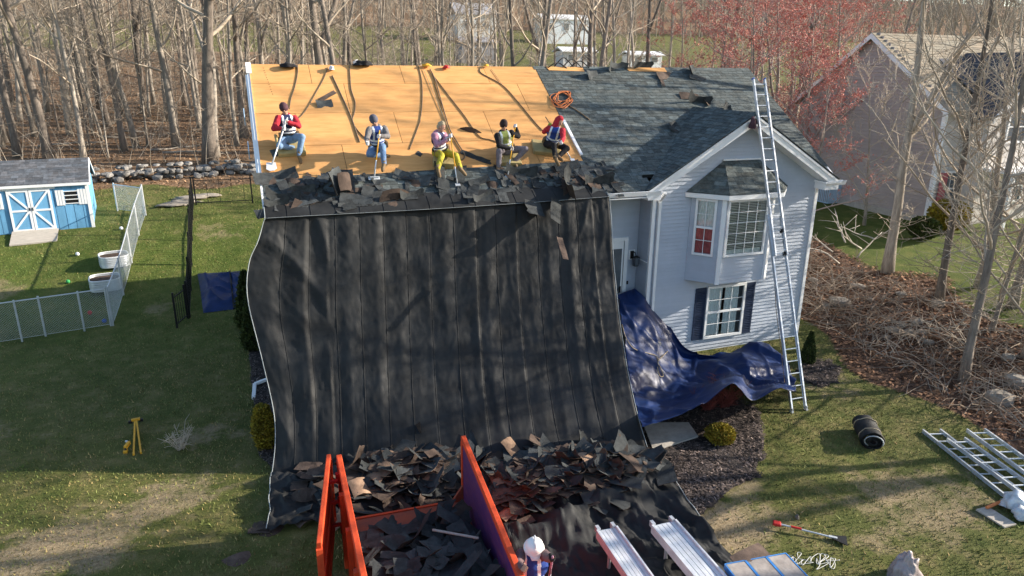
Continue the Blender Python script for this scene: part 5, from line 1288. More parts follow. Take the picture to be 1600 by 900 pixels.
for px, py, mk, lab in ((141,492,'ballred','small red toy ball inside the front chain-link fence'),(107,444,'ballgreen','small green toy ball on the shed lawn'),(122,402,'ballwhite','white toy ball on the shed lawn near the planters'),(190,360,'ballwhite','white toy ball close to the long fence'),(164,507,'ballblue','light blue toy by the fence corner post')):
    p = gp(px, py); m = MB(); m.lathe(p+Vector((0,0,.07)), [(.002,-.07),(.035,-.06),(.06,-.035),(.07,0),(.06,.035),(.035,.06),(.002,.07)], 10); tag(m.build('toy_ball', M[mk], None, True), lab, 'ball')
p = gp(397,628); m = MB(); q = gp(399,610); m.bar(p+Vector((0,0,.05)), q+Vector((0,.1,.12)), .09, .07); m.bar(q+Vector((0,.1,.12)), q+Vector((.3,.2,.16)), .09, .07); bev(m.build('downspout_extension', M['white'], None), .01); tag(bpy.data.objects[-1] if False else m and [o for o in bpy.data.objects if o.name.startswith('downspout_extension')][0], 'white downspout end lying beside the left house wall', 'downspout')

# ================================================================ FRONT RIGHT: BEDS AND TOOLS
def bed(name, poly_px, seed, chips, h=.03):
    pts = [gp(*q) for q in poly_px]; c = sum(pts, Vector())/len(pts); rr = random.Random(seed); out = []
    n_ = len(pts)
    for i in range(n_*8):
        a, b = pts[i//8], pts[(i//8+1) % n_]; p = a.lerp(b, (i % 8)/8); d = (p-c).normalized(); p = p+d*rr.uniform(-.10,.10); out.append(p)
    N_ = 14; rows = []
    for k in range(N_+1):
        f = k/N_; row = []
        for p in out+[out[0]]:
            q = c.lerp(p, 1-f); q.z = T(q.x,q.y)+(.004 if f == 0 else h+.05*nz(q.x*2,q.y*2,1)+.02); row.append(q)
        rows.append(row)
    m = MB(); m.grid(rows); o = m.build(name, M['mulch'], None, True); tag(o, kind='structure')
    cm = MB()
    for k in range(chips):
        i = rr.randrange(len(out)); q = c.lerp(out[i].lerp(out[(i+1) % len(out)], rr.random()), math.sqrt(rr.random())*1.02); q.z = T(q.x,q.y)+h+rr.uniform(.02,.06); L_ = rr.uniform(.03,.11); a = rr.uniform(0,6.28); d = Vector((math.cos(a),math.sin(a),rr.uniform(-.3,.4))).normalized()*L_; w_ = Vector((-math.sin(a),math.cos(a),rr.uniform(-.3,.3)))*rr.uniform(.012,.03)
        kk = rr.choice((.5,.8,1,1.4,2.4,3.6 if rr.random() < .4 else 1)); cm.add([q-d/2-w_/2, q+d/2-w_/2, q+d/2+w_/2, q-d/2+w_/2], [(0,1,2,3)], 0, (kk,kk*.97,kk*.95))
    cm.build('mulch_chips', M['chip'], o)['kind'] = 'stuff'
    return o
bed('mulch_bed', [(1000,668),(1060,640),(1130,618),(1185,640),(1190,700),(1185,745),(1130,775),(1100,800),(1050,812),(1035,770),(1018,722)], 3, 9000)
bed('mulch_bed', [(1246,578),(1262,562),(1295,566),(1312,580),(1308,600),(1280,606),(1252,600)], 4, 900)
bed('mulch_bed', [(386,470),(405,470),(425,560),(432,650),(428,735),(405,712),(398,640),(390,560)], 5, 2500)
m = MB(); wk = [gp(1004,668), gp(1075,668), gp(1090,690), gp(1020,714)]; m.prism([p+Vector((0,0,.075)) for p in wk], (0,0,.035)); o = m.build('walkway', M['concrete'], None); tag(o, kind='structure')
# rolled tarp
p = gp(1362,705); ax = (gp(1352,668)-gp(1368,702)); ax.z = 0; ax.normalize(); sx = Vector((ax.y,-ax.x,0)); t = empty('tarp_roll', p, 'rolled-up black tarp lying on the lawn tied with pale cord', 'tarp roll'); rows = []
for i in range(15):
    row = []
    for k in range(25):
        a = 2*math.pi*k/24; r = .22+.03*nz(math.cos(a)*1.5, math.sin(a)*1.5, i*.3)+.012*nz(k*.9,i*.8,3)-.02*math.exp(-((i-4)/1.0)**2); c = p+ax*(.02+.9*i/14)+Vector((0,0,.20)); row.append(c+sx*r*math.cos(a)*1.12+Vector((0,0,1))*r*.9*math.sin(a))
    row[-1] = row[0]; rows.append(row)
m = MB(); m.grid(rows); m.build('roll', M['blacktarp'], t, True)
m = MB(); spr = []
for k in range(70): a = k*.42; r = .215-.0026*k; spr.append(p+ax*.02+Vector((0,0,.20))+sx*r*math.cos(a)*1.12+Vector((0,0,1))*r*.9*math.sin(a)+ax*.04*math.sin(k*.3))
m.tube(spr, .012, 4); m.build('rolled_edge', M['blacktarp'], t, True); m = MB(); m.tube([spr[k]-ax*.015 for k in range(14,26)], .016, 4); m.build('pale_edge', M['hem'], t, True)
for f in (4, 11): m = MB(); m.tube([q+(q-(p+ax*(.02+.9*f/14)+Vector((0,0,.20)))).normalized()*.012 for q in rows[f]], .012, 5); m.build('cord', M['rope'], t, True)
# shovel on the grass
a, b = gp(1214,830), gp(1322,853); t = empty('shovel', a, 'red-gripped flat shovel lying on the lawn', 'shovel'); u = (b-a).normalized(); sx = Vector((-u.y,u.x,0)); up = Vector((0,0,1))
m = MB(); m.tube([a+up*.10, b-u*.22+up*.05], .016, 8); m.build('handle', M['aludull'], t); m = MB(); m.bar(a+up*.10-u*.09, a+up*.10+u*.05, .12, .06); bev(m.build('grip', M['red'], t), .02); m = MB(); m.tube([a+u*.22+up*.098, a+u*.40+up*.09], .021, 8); m.build('red_sleeve', M['red'], t)
m = MB(); m.prism([b-u*.24-sx*.05+up*.05, b-u*.24+sx*.05+up*.05, b+sx*.14+up*.03, b-sx*.14+up*.03], up*.012); m.build('blade', M['black'], t); m = MB(); m.bar(b-u*.30+up*.055, b-u*.16+up*.05, .05, .03); m.build('socket', M['aludull'], t)
rr = random.Random(77); cp = [gp(1232+70*i/43+rr.uniform(-11,11), 876+rr.uniform(-9,9)+i*.25)+Vector((0,0,.03)) for i in range(44)]
rope_obj('cord', cp, .006, 'rope_w', 'tangled white cord lying on the lawn', 'cord', None, 4, 6)
# wrapped shingle bundles
M['wrap'] = mat('blue_wrap', (.05,.22,.55), .35, .2, 6, spec=.5); M['bundle'] = mat('bundle_top', (.34,.30,.27), .6, .25, 5, bump=.2, objrand=.1)
c = atZ(1128,880,.62); u = (atZ(1200,866,.62)-atZ(1122,880,.62)); u.z = 0; u.normalize(); v = Vector((u.y,-u.x,0)); v = v if v.y < 0 else -v; kb = 0
lab = ('back left', 'back middle', 'back right', 'front left', 'front middle', 'front right')
for lay in range(3):
    for i in range(3):
        for j in range(2):
            if lay == 2 and j == 1 and i == 2: pass
            o0 = c+u*(.04+i*.37)+v*(.02+j*.98)+Vector((0,0,-.62+.10+lay*.175+(-.03 if j else 0))); A_ = [o0, o0+u*.35, o0+u*.35+v*.95, o0+v*.95]
            if (o0+v*.95).y < -16: continue
            t = empty('shingle_bundle', o0, ('shingle bundle in blue wrap, '+('top layer' if lay == 2 else 'middle layer' if lay == 1 else 'bottom layer')+' of the stack on the lawn'), 'bundle', 'wrapped shingle bundles')
            m = MB(); m.prism(A_, (0,0,.16)); bev(m.build('bundle', M['bundle'], t), .02)
            for e0, e1 in ((0,1),(1,2),(2,3),(3,0)):
                m = MB(); m.bar(A_[e0]+Vector((0,0,.12)), A_[e1]+Vector((0,0,.12)), .018, .09); m.build('wrap_edge', M['wrap'], t)
o = MB()
for i in range(4): o.bar(c+v*.1+u*(.05+i*.34)+Vector((0,0,-.57)), c+v*1.9+u*(.05+i*.34)+Vector((0,0,-.57)), .1, .09)
tag(o.build('pallet', M['wood'], None), 'wooden pallet under the blue-wrapped shingle bundles', 'pallet')
torn(c+u*.55-v*.06+Vector((0,0,.0)), .2, .1, 0, 1, 'brown board-like shingle lying behind the wrapped bundles', None, True, .9)
# sack, bucket bag, board with orange tool
bm = bmesh.new(); bmesh.ops.create_icosphere(bm, subdivisions=4, radius=1); c = gp(1412,905)
for vv in bm.verts:
    d = vv.co.normalized(); k = 1+.25*mnoise.noise(d*2.2)+.16*mnoise.noise(d*5)+.06*mnoise.noise(d*11); h = max(-.05, d.z); vv.co = c+Vector((d.x*.27*k*(1-.45*h), d.y*.25*k*(1-.45*h), h*.50*k))
me = bpy.data.meshes.new('sack'); bm.to_mesh(me); bm.free(); me.materials.append(mat('sack_plastic', (.30,.25,.24), .35, .4, 3, bump=.4, spec=.5)); o = bpy.data.objects.new('sack', me); COL.objects.link(o); me.polygons.foreach_set('use_smooth', [True]*len(me.polygons)); tag(o, 'crumpled shiny brown sack standing on the lawn', 'sack')
a, b = gp(1533,797), gp(1577,828); m = MB(); m.bar(a+Vector((0,0,.03)), b+Vector((0,0,.03)), .30, .03); tag(m.build('board', M['wood'], None), 'grey wooden board on the grass by the ladder feet', 'board')
a, b = gp(1540,800), gp(1566,792); m = MB(); m.tube([a+Vector((0,0,.08)), b+Vector((0,0,.10))], .03, 8); o = m.build('caulk_gun', M['rope_o'], None); tag(o, 'orange and red hand tool lying on the grey board', 'tool')
for px, py, s_, lb in ((1583,797,.24,'clear plastic bag beside the ladder feet'),(1596,812,.17,'second clear plastic bag piled against the first one')):
    lump(0,0,s_,s_*.9,s_*.9,'bagp' if 'bagp' in M else (M.__setitem__('bagp', mat('clear_bag', (.55,.58,.60), .3, .3, 6, spec=.6)) or 'bagp'),lb,name='plastic_bag',cat='bag',seed=px,p=gp(px,py)+Vector((0,0,s_*.5)))
p = gp(1245,812); lump(0,0,.04,.04,.06,'palestone','tiny pale pebble on the lawn above the shovel',name='pebble',cat='pebble',seed=3,p=p+Vector((0,0,.03)))

# ================================================================ NEIGHBOUR HOUSE
nf = CAM+(atZ(1445,350,0)-CAM)*.82; NX = nf.x; NY = nf.y; NZ = nf.z-.4
ne = atX(1483,165,NX).z; na = atX(1370,52,NX); NYM = na.y; NRZ = na.z; ND = 2*(NYM-NY)
nb = empty('neighbour_house', (NX+4, NYM, NZ), 'taupe-sided neighbouring house with tan roof beyond the brushy bank', 'house'); NL = 16.0
m = MB(); m.box((NX+NL/2+.05, NYM, (NZ+ne)/2), (NL-.1, ND-.1, ne-NZ)); m.prism([(NX+.05,NY+.05,ne-.02),(NX+.05,NY+ND-.05,ne-.02),(NX+.05,NYM,NRZ-.1)], (NL-.1,0,0)); nw = m.build('wall', M['nfront'], nb)
z = NZ; sl_ = (NRZ-ne)/(ND/2)
while z < NRZ-.1:
    y0, y1 = NY, NY+ND
    if z > ne: h = (NRZ-z)/sl_; y0, y1 = NYM-h, NYM+h
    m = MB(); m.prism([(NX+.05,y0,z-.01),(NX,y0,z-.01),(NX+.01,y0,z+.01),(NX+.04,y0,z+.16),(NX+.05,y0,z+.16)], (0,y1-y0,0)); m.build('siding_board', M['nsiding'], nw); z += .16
z = NZ
while z < ne-.05:
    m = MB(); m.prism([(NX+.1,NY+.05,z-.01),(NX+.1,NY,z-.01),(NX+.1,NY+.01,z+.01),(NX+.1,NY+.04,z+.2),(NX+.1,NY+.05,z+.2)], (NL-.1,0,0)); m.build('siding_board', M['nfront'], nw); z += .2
m = MB(); m.box((NX+.02,NY+.02,(NZ+ne)/2),(.16,.16,ne-NZ)); m.build('corner_board', M['white'], nb)
m = MB(); m.box((NX-.01,NYM,NZ+.35),(.06,ND,.7)); m.build('foundation', M['concrete'], nb)
m = MB(); eo = .35
for sg in (-1, 1):
    y = NYM+sg*(ND/2+eo); e = ne-eo*sl_; m.prism([(NX-.3,NYM,NRZ),(NX-.3,y,e),(NX-.3,y,e-.14),(NX-.3,NYM,NRZ-.14)], (NL+.6,0,0))
nr = m.build('roof', M['nroof'], nb)
v = Vector((0,-(ND/2+eo),ne-eo*sl_-NRZ)); Lr = v.length; v.normalize(); ss = shingle_face(Vector((NX-.32,NYM,NRZ+.01)), Vector((1,0,0)), v, [(0,0),(NL+.6,0),(NL+.6,Lr+.02),(0,Lr+.02)], .2, .3, .6, .015, seed=61, kk=(.85,.95,1.,1.08,1.15))
shmesh(ss).build('shingle_courses', M['nroof'], nr)['kind'] = 'stuff'
for sg in (-1, 1):
    m = MB(); y = NYM+sg*(ND/2+eo); e = ne-eo*sl_; m.prism([(NX-.33,NYM,NRZ+.0),(NX-.33,y,e+.0),(NX-.33,y,e-.22),(NX-.33,NYM,NRZ-.24)], (.03,0,0)); m.build('rake_board', M['white'], nb)
# its front wing gables
def nwing(x0, x1, yf, rz2, ez, nm, roofk):
    xm = (x0+x1)/2; m = MB(); m.box((xm,(yf+NY)/2+.5,(NZ+ez)/2),(x1-x0,NY-yf+1,ez-NZ)); m.prism([(x0,yf,ez),(x1,yf,ez),(xm,yf,rz2)],(0,NY-yf+2.5,0)); w_ = m.build('wing_wall', M['nfront'], nb)
    for sg, xe in ((-1,x0-.3),(1,x1+.3)):
        s2 = (rz2-ez)/((x1-x0)/2); e = ez-.3*s2; m = MB(); m.prism([(xm,yf-.3,rz2+.12),(xe,yf-.3,e+.12),(xe,yf-.3,e),(xm,yf-.3,rz2)],(0,NY-yf+3.2,0)); m.build('wing_roof', M[roofk], nb)
        m = MB(); m.prism([(xm,yf-.34,rz2+.13),(xe,yf-.34,e+.13),(xe,yf-.34,e-.12),(xm,yf-.34,rz2-.12)],(0,.04,0)); m.build('rake_board', M['white'], nb)
    return w_
gx0, gx1 = atY(1555,160,NY-1.0).x, atY(1690,160,NY-1.0).x; nwing(gx0, gx1, NY-1.0, atY(1577,92,NY-1.0).z+.2, ne-.3, 'w', 'nroofd')
m = MB(); dk = [Vector((NX+1.5,NY-.3,ne+.15)), Vector((NX+6,NY-.3,ne+.15)), Vector((NX+6,NYM-1.2,NRZ-1.0)), Vector((NX+2.4,NYM-1.2,NRZ-1.0))]; m.prism([p+Vector((0,-.02,.06)) for p in dk], (0,0,.05)); m.build('dark_roof_patch', M['nroofd'], nb)
def nwin(px, py, y, wd, ht, cols=2, rows=2):
    p = atY(px, py, y-.02); P0_ = Vector((p.x-wd/2, y, p.z-ht/2)); f = MB(); 
    for cc, dd in ((( 0,0,ht/2),(wd,.06,.09)),((0,0,-ht/2),(wd,.06,.09)),((-wd/2,0,0),(.09,.055,ht)),((wd/2,0,0),(.09,.055,ht)),((0,0,0),(wd,.04,.05))): f.box(Vector((p.x,y-.03,p.z))+Vector(cc), dd)
    w_ = f.build('window', M['white'], nb); g = MB(); g.box((p.x,y-.012,p.z),(wd-.05,.01,ht-.05)); g.build('pane', M['glass'], w_)
    for i in range(1, cols): g = MB(); g.box((p.x-wd/2+wd*i/cols,y-.025,p.z),(.03,.02,ht-.05)); g.build('muntin', M['white'], w_)
for q in ((1482,295,NY,.9,1.5),(1508,293,NY,.9,1.5),(1532,198,NY,1.1,1.3),(1524,293,NY-0,.6,1.5),(1583,290,NY-1,1.2,1.4),(1590,198,NY-1,1.2,1.3)): nwin(*q)
for px in (1470, 1548): p = atY(px,297,NY); m = MB(); m.box((p.x,NY-.04,p.z),(.42,.05,1.55)); m.build('shutter', M['redcloth'], nb)
m = MB(); m.box((NX+3.2,NY-1.2,NZ+2.9),(3.2,2.2,.12)); m.build('porch_roof', M['white'], nb)
for x in (NX+1.8, NX+4.6): m = MB(); m.box((x,NY-2.2,NZ+1.5),(.14,.14,2.8)); m.build('porch_post', M['white'], nb)
p = gp(1293,316); m = MB(); m.box(p+Vector((0,0,.45)),(.8,.8,.9)); o = m.build('condenser_unit', M['fl_blue'], None); bev(o,.03); tag(o, 'blue-grey air conditioning unit by the taupe house wall', 'air conditioner')
for k in range(7): m = MB(); m.box(p+Vector((-.41,-.35+.115*k,.45)),(.02,.05,.75)); m.build('grille_bar', M['fargrey'], o)
m = MB(); m.lathe(p+Vector((0,0,.9)), [(.33,0),(.33,.03),(.05,.04),(.01,.04)], 16); m.build('fan_cover', M['black'], o)
# ================================================================ FAR BUILDINGS
def far_house(px, py, dist_y, wd, ht, dp, rf, wallk, roofk, label, cat='building', wins=2):
    p = atY(px, py, dist_y); gz_ = T(p.x, p.y); b = Vector((p.x, p.y, min(gz_, p.z-ht/2))); zt_ = p.z+ht/2; t = empty('far_building', b, label, cat)
    m = MB(); m.box((p.x, p.y+dp/2, (b.z+zt_)/2), (wd, dp, zt_-b.z)); m.build('wall', M[wallk], t)
    m = MB()
    for sg, y in ((-1,p.y-.3),(1,p.y+dp+.3)): m.prism([(p.x-wd/2-.3,y,zt_),(p.x-wd/2-.3,p.y+dp/2,zt_+rf),(p.x-wd/2-.3,p.y+dp/2,zt_+rf-.15),(p.x-wd/2-.3,y,zt_-.15)], (wd+.6,0,0))
    m.build('roof', M[roofk], t)
    for i in range(wins):
        x = p.x-wd/2+wd*(i+.5)/wins; m = MB(); m.box((x,p.y-.03,zt_-ht*.42),(min(1.1,wd/wins*.5),.06,min(1.3,ht*.45))); w_ = m.build('window', M['white'], t); m = MB(); m.box((x,p.y-.065,zt_-ht*.42),(min(.9,wd/wins*.4),.02,min(1.1,ht*.37))); m.build('pane', M['glass'], w_)
    return t
far_house(745,42,100,7,4,6,2,'clap','fargrey','distant white house glimpsed between trunks above the plywood ridge')
far_house(748,84,70,4.5,3,3,.6,'fargrey','fargrey','distant low grey outbuilding just above the plywood ridge', wins=1)
far_house(885,44,100,9,3,4,.9,'galv','clap','distant pale metal trailer on the far lawn', wins=3)
far_house(905,92,60,4.2,1.8,2.5,.5,'clap','white','distant white van-like shed just above the shingled ridge', wins=2)
far_house(1010,95,58,4.4,1.5,2.2,.4,'galv','white','distant silver shed low behind the shingled ridge', wins=2)
# ================================================================ TREES
def limb(rng, p, d, L_, r0, segs, jit, up, r1=None):
    pts = [Vector(p)]; rad = [r0]; d = Vector(d).normalized(); r1 = r0*.35 if r1 is None else r1
    for i in range(segs):
        d = (d+Vector((rng.uniform(-jit,jit), rng.uniform(-jit,jit), rng.uniform(-jit,jit)+up))).normalized(); pts.append(pts[-1]+d*L_/segs); rad.append(r0+(r1-r0)*(i+1)/segs)
    return pts, rad
def tree_meshes(seed, H, r0, nb=12, bs=.3, spread=.32, n2=5, n3=4, buds=0, fork=False, twigk='twig', barkk='bark', minr=.008, lowtw=0):
    rng = random.Random(seed); tk = MB(); cr = MB(); bd = MB(); stems = []
    pts, rad = limb(rng, (0,0,-.1), (0,0,1), H, r0, 12, .05, .02, r0*.12); rad[0] *= 1.35; tk.tube(pts, rad, 8); stems.append((pts, rad))
    if fork:
        k = 4; a = rng.uniform(0,6.28); p2, r2 = limb(rng, pts[k], (math.cos(a)*.45,math.sin(a)*.45,1), H*.62, rad[k]*.8, 8, .06, .05, r0*.1); tk.tube(p2, r2, 7); stems.append((p2, r2))
    def at_(st, t):
        x = t*(len(st[0])-1); i = min(int(x), len(st[0])-2); f = x-i; return st[0][i].lerp(st[0][i+1], f), st[1][i]+(st[1][i+1]-st[1][i])*f
    for b in range(nb):
        st = stems[b % len(stems)]; t = bs+(1-bs)*((b+.5)/nb)**.9; p, r = at_(st, t*.97); a = b*2.4+rng.uniform(-.5,.5); el = rng.uniform(.25,.9)
        L1 = H*spread*(1.15-.6*t)*rng.uniform(.7,1.2); p1, r1 = limb(rng, p, (math.cos(a)*math.cos(el), math.sin(a)*math.cos(el), math.sin(el)), L1, max(r*.5, .018), 6, .16, .06); cr.tube(p1, r1, 5, cap=False)
        for c in range(n2):
            t2 = .25+.75*(c+rng.random())/n2; q, rq = at_((p1, r1), min(t2,.99)); dv = Vector((rng.uniform(-1,1), rng.uniform(-1,1), rng.uniform(-.3,.9))); dv = (dv.normalized()+(p1[-1]-p1[0]).normalized()*.8)
            p2, r2 = limb(rng, q, dv, L1*rng.uniform(.3,.55), max(rq*.55, minr*1.4), 4, .2, .05, minr); cr.tube(p2, r2, 4, cap=False)
            for e in range(n3):
                s_, rs = at_((p2, r2), min(.99, .2+.8*(e+rng.random())/n3)); dv = Vector((rng.uniform(-1,1), rng.uniform(-1,1), rng.uniform(-.3,.8))).normalized()+(p2[-1]-p2[0]).normalized()*.7
                p3, r3 = limb(rng, s_, dv, L1*rng.uniform(.14,.30), minr, 2, .25, .03, minr*.6); cr.tube(p3, r3, 3, cap=False)
                for _ in range(buds):
                    u = rng.random(); c_ = p3[0].lerp(p3[1], u*2) if u < .5 else p3[1].lerp(p3[2], u*2-1); c_ = c_+Vector((rng.gauss(0,.05), rng.gauss(0,.05), rng.gauss(0,.05))); s2 = rng.uniform(.022,.055)
                    v1 = Vector((rng.gauss(0,1), rng.gauss(0,1), rng.gauss(0,1))).normalized()*s2; v2 = Vector((rng.gauss(0,1), rng.gauss(0,1), rng.gauss(0,1))).normalized()*s2; bd.add([c_-v1, c_+v2, c_+v1, c_-v2], [(0,1,2,3)])
    for b in range(lowtw):        # epicormic twigs low on the trunk
        p, r = at_(stems[0], rng.uniform(.04, bs+.1)); a = rng.uniform(0,6.28); p1, r1 = limb(rng, p, (math.cos(a),math.sin(a),rng.uniform(-.1,.6)), rng.uniform(.5,1.8), .014, 4, .25, .03, .006); cr.tube(p1, r1, 3, cap=False)
        for e in range(3): q, _r = at_((p1, r1), rng.uniform(.3,.95)); p2, r2 = limb(rng, q, (rng.uniform(-1,1),rng.uniform(-1,1),rng.uniform(-.2,.6)), rng.uniform(.25,.7), .008, 2, .25, 0, .005); cr.tube(p2, r2, 3, cap=False)
    return tk.mesh('trunk', M[barkk], True), cr.mesh('crown', M[twigk], True), (bd.mesh('buds', M['bud']) if buds else None)
PROT = [tree_meshes(101, 16, .20, 13, .32, .26, lowtw=14), tree_meshes(102, 17, .27, 14, .36, .26, fork=True, lowtw=10), tree_meshes(103, 14, .13, 12, .28, .22, barkk='bark_pale', lowtw=18), tree_meshes(104, 15, .16, 12, .22, .26, lowtw=16, barkk='bark_pale'),
        tree_meshes(105, 18, .33, 15, .34, .26, lowtw=10), tree_meshes(106, 11, .075, 12, .16, .24, n2=5, barkk='bark_pale'), tree_meshes(107, 10, .06, 12, .12, .26, n2=5), tree_meshes(108, 15, .19, 12, .22, .30, fork=True, lowtw=22, barkk='bark_pale'), tree_meshes(109, 7, .045, 14, .10, .32, n2=5, n3=5, barkk='bark_pale')]
LAB = ['straight grey bare tree in the woods behind the yards', 'stout forked bare tree in the woods behind the yards', 'pale slender bare tree in the woods behind the yards', 'pale bare tree with low limbs in the woods behind the yards', 'thick old bare tree in the woods behind the yards', 'thin pale young tree in the woods behind the yards', 'thin dark sapling in the woods behind the yards', 'pale forked bare tree in the woods behind the yards', 'low twiggy understory tree in the woods behind the yards']
def plant(k, p, sc=1., rz=None, lean=(0,0), label=None, group='bare trees in the woods', fat=1.):
    tkm, crm, bdm = PROT[k] if isinstance(k, int) else k; t = bpy.data.objects.new('bare_tree', None); COL.objects.link(t); t.location = p; t.rotation_euler = (lean[0], lean[1], rnd.uniform(0,6.28) if rz is None else rz); t.scale = (sc*fat, sc*fat, sc)
    tag(t, label or LAB[k], 'tree', group)
    for nm, me in (('trunk', tkm), ('crown', crm), ('buds', bdm)):
        if me: c = bpy.data.objects.new(nm, me); COL.objects.link(c); c.parent = t
    return t
# trunks that can be read one by one in the woods on the left
for px, py, k, fat, sc in ((29,247,0,1.0,1),(78,251,4,.75,1),(32,190,2,1.1,1),(110,185,3,1,1),(131,249,3,.85,1),(157,173,0,.9,1),(168,197,0,1,1),(195,236,0,.9,1),(213,231,2,1.25,1),(231,228,5,.9,1),(241,163,3,.9,1),(279,212,6,1,1.1),(335,205,0,.8,1),(370,228,3,.8,1),(382,215,1,.8,1),(55,215,2,1,1),(3,232,2,1.2,1),(92,205,6,1,1),(145,210,5,1,1),(262,190,2,1,1),(300,182,5,1,1.1),(312,200,3,.8,1),(352,180,2,1,1),(190,180,2,1,1),(222,178,5,1,1.2),(125,170,2,1,1),(75,175,3,1,1),(20,165,0,1,1),(290,165,0,1,1),(395,190,7,1,1)):
    plant(k, gp(px, py), sc, None, (rnd.uniform(-.03,.03), rnd.uniform(-.04,.04)), None, 'bare trees in the woods', fat)
bigt = gp(329,258); plant(4, bigt, 1.0, .5, (0,0), 'big ivy-scarred grey tree rising from the stone wall', None, 1.12)
plant(1, atY(505,95,24)*1.0 if False else Vector((atY(503,95,22).x, 22, T(atY(503,95,22).x, 22))), 1.0, 1.1, (0,0), 'dark forked tree right behind the plywood ridge', None, 1.2)
for px, yy, k, fat in ((805,17,0,.85),(838,15,0,.95),(690,26,7,.8),(655,30,0,.8),(720,20,6,1),(770,24,2,1.1),(745,30,3,1),(580,28,2,1),(440,22,2,1),(470,30,3,1),(620,24,5,1),(925,30,4,.8),(900,36,7,.9),(868,24,6,1),(965,26,3,1),(950,32,7,1)):
    x = atY(px, 90, yy).x; plant(k, Vector((x, yy, T(x, yy))), 1.0, None, (rnd.uniform(-.03,.03), rnd.uniform(-.03,.03)), None, 'bare trees in the woods', fat)
# the rest of the woods
rr = random.Random(55); pos = []; tries = 0
def inview(x, y, m=.03):
    az = math.atan2(x-CAM.x, y-CAM.y); return -R(15.7)-m < az < R(57)+m
while len(pos) < 185 and tries < 20000:
    tries += 1; y = 19+66*rr.random()**.9; x = rr.uniform(-28, 62)
    if not inview(x, y): continue
    lim = np.interp(x, [-80,10,25,60], [84,76,50,44])
    if y > lim or (x > 14 and y < 17): continue
    if x > NX-3 and y < 24: continue
    if x > 13 and y < 38 and rr.random() < .65: continue
    if any((x-a)**2+(y-b)**2 < 3.2 for a, b in pos): continue
    pos.append((x, y))
for x, y in pos:
    k = rr.choice((0,2,2,3,3,5,5,6,6,7,8,8,1)); plant(k, Vector((x, y, T(x, y))), rr.uniform(.8,1.15), None, (rr.uniform(-.06,.06), rr.uniform(-.06,.06)), None, 'bare trees in the woods', rr.uniform(.8,1.2))
# red-budded maples behind the right end of the house
MAP = [tree_meshes(201, 11, .16, 16, .12, .36, n2=6, n3=5, buds=14, fork=True, twigk='twigred', barkk='bark_pale'), tree_meshes(202, 10, .13, 15, .10, .36, n2=6, n3=5, buds=14, twigk='twigred', barkk='bark_pale')]
for i, (px, yy, k, sc, lb) in enumerate(((1215,12,0,1.0,'red-budded maple straight behind the ladder top'),(1265,9,1,.95,'red-budded maple against the taupe gable wall'),(1120,17,1,1.0,'red-budded maple behind the shingled ridge end'),(1170,22,0,1.1,'red-budded maple standing farther back behind the gable'),(1300,16,0,1.05,'red-budded maple overlapping the neighbour roof corner'),(1060,26,1,.95,'red-budded maple behind the lifted ridge shingles'),(1240,26,0,1.1,'red-budded maple deep behind the two others by the neighbour house'),(1335,26,1,1.1,'red-budded maple behind the neighbour roof'),(1245,5.5,1,.8,'low red-budded maple close behind the right house end'),(1285,3.5,1,.7,'small red-budded maple between the two houses'),(1180,9,0,.85,'red-budded maple rising over the right end of the ridge'))):
    x = atY(px, 200, yy).x; t = plant(MAP[k], Vector((x, yy, T(x, yy))), sc, i*1.3, (0,0), lb, 'red-budded maples'); t.name = 'maple_tree'
# trees on the bank to the right
BK_ = [tree_meshes(301, 15, .25, 13, .30, .30, n2=6, n3=5, fork=True, lowtw=30, barkk='bark_pale'), tree_meshes(302, 12, .14, 16, .22, .34, n2=6, n3=6, lowtw=30, barkk='bark'), tree_meshes(303, 9, .10, 18, .10, .40, n2=6, n3=6, lowtw=20, barkk='bark_pale')]
for px, py, k, sc, fat, lb in ((1386,428,0,1,.78,'tall pale forked tree on the brushy bank beside the taupe wall'),(1505,597,1,1,.85,'slim grey tree leaning at the lawn edge above the ladders'),(1467,472,1,1.05,.9,'bare tree on the bank before the neighbour porch'),(1528,450,2,1.1,1.2,'twiggy multi-branched tree before the neighbour windows'),(1582,480,2,1.15,1.2,'twiggy tree on the bank before the neighbour wing'),(1600,560,2,.9,1,'twiggy tree on the bank above the lying ladders'),(1548,520,2,.8,.9,'small twiggy tree behind the slim grey tree'),(1350,352,2,.8,.9,'small twiggy tree close to the taupe gable wall')):
    plant(BK_[k], gp(px, py), sc, rnd.uniform(0,6), (0,0), lb, 'trees on the bank', fat)
for x, y, k in ((21.5,-12.6,1),(29,-14.6,0),(24,-9.0,2),(34,-18.5,0)): plant(BK_[k], Vector((x, y, T(x,y))), 1, None, (0,0), 'bare tree on the bank beyond the ladders', 'trees on the bank')
# ---------------- the wood beyond the far lawn, one mass
rng = random.Random(9); fw = MB()
for i in range(950):
    for _ in range(30):
        y = 116+120*rng.random()**1.5; x = rng.uniform(-110, 330)
        if inview(x, y, .05): break
    z = T(x, y); H = rng.uniform(11,19); pts, rad = limb(rng, (x,y,z-.2), (0,0,1), H, rng.uniform(.12,.26), 4, .06, .03); fw.tube(pts, rad, 4, cap=False, col=(1,1,1))
    for b in range(16):
        t = .2+.8*b/16; p = pts[0].lerp(pts[-1], t); a = rng.uniform(0,6.28); L1 = H*.28*(1.15-.6*t); p1, r1 = limb(rng, p, (math.cos(a),math.sin(a),.7), L1, .05, 2, .2, .05); fw.tube(p1, r1, 3, cap=False)
        for e in range(3): q = p1[0].lerp(p1[-1], rng.uniform(.3,1)); p2, r2 = limb(rng, q, (rng.uniform(-1,1),rng.uniform(-1,1),rng.uniform(-.1,.9)), L1*.6, .035, 1, .2, 0); fw.tube(p2, r2, 3, cap=False)
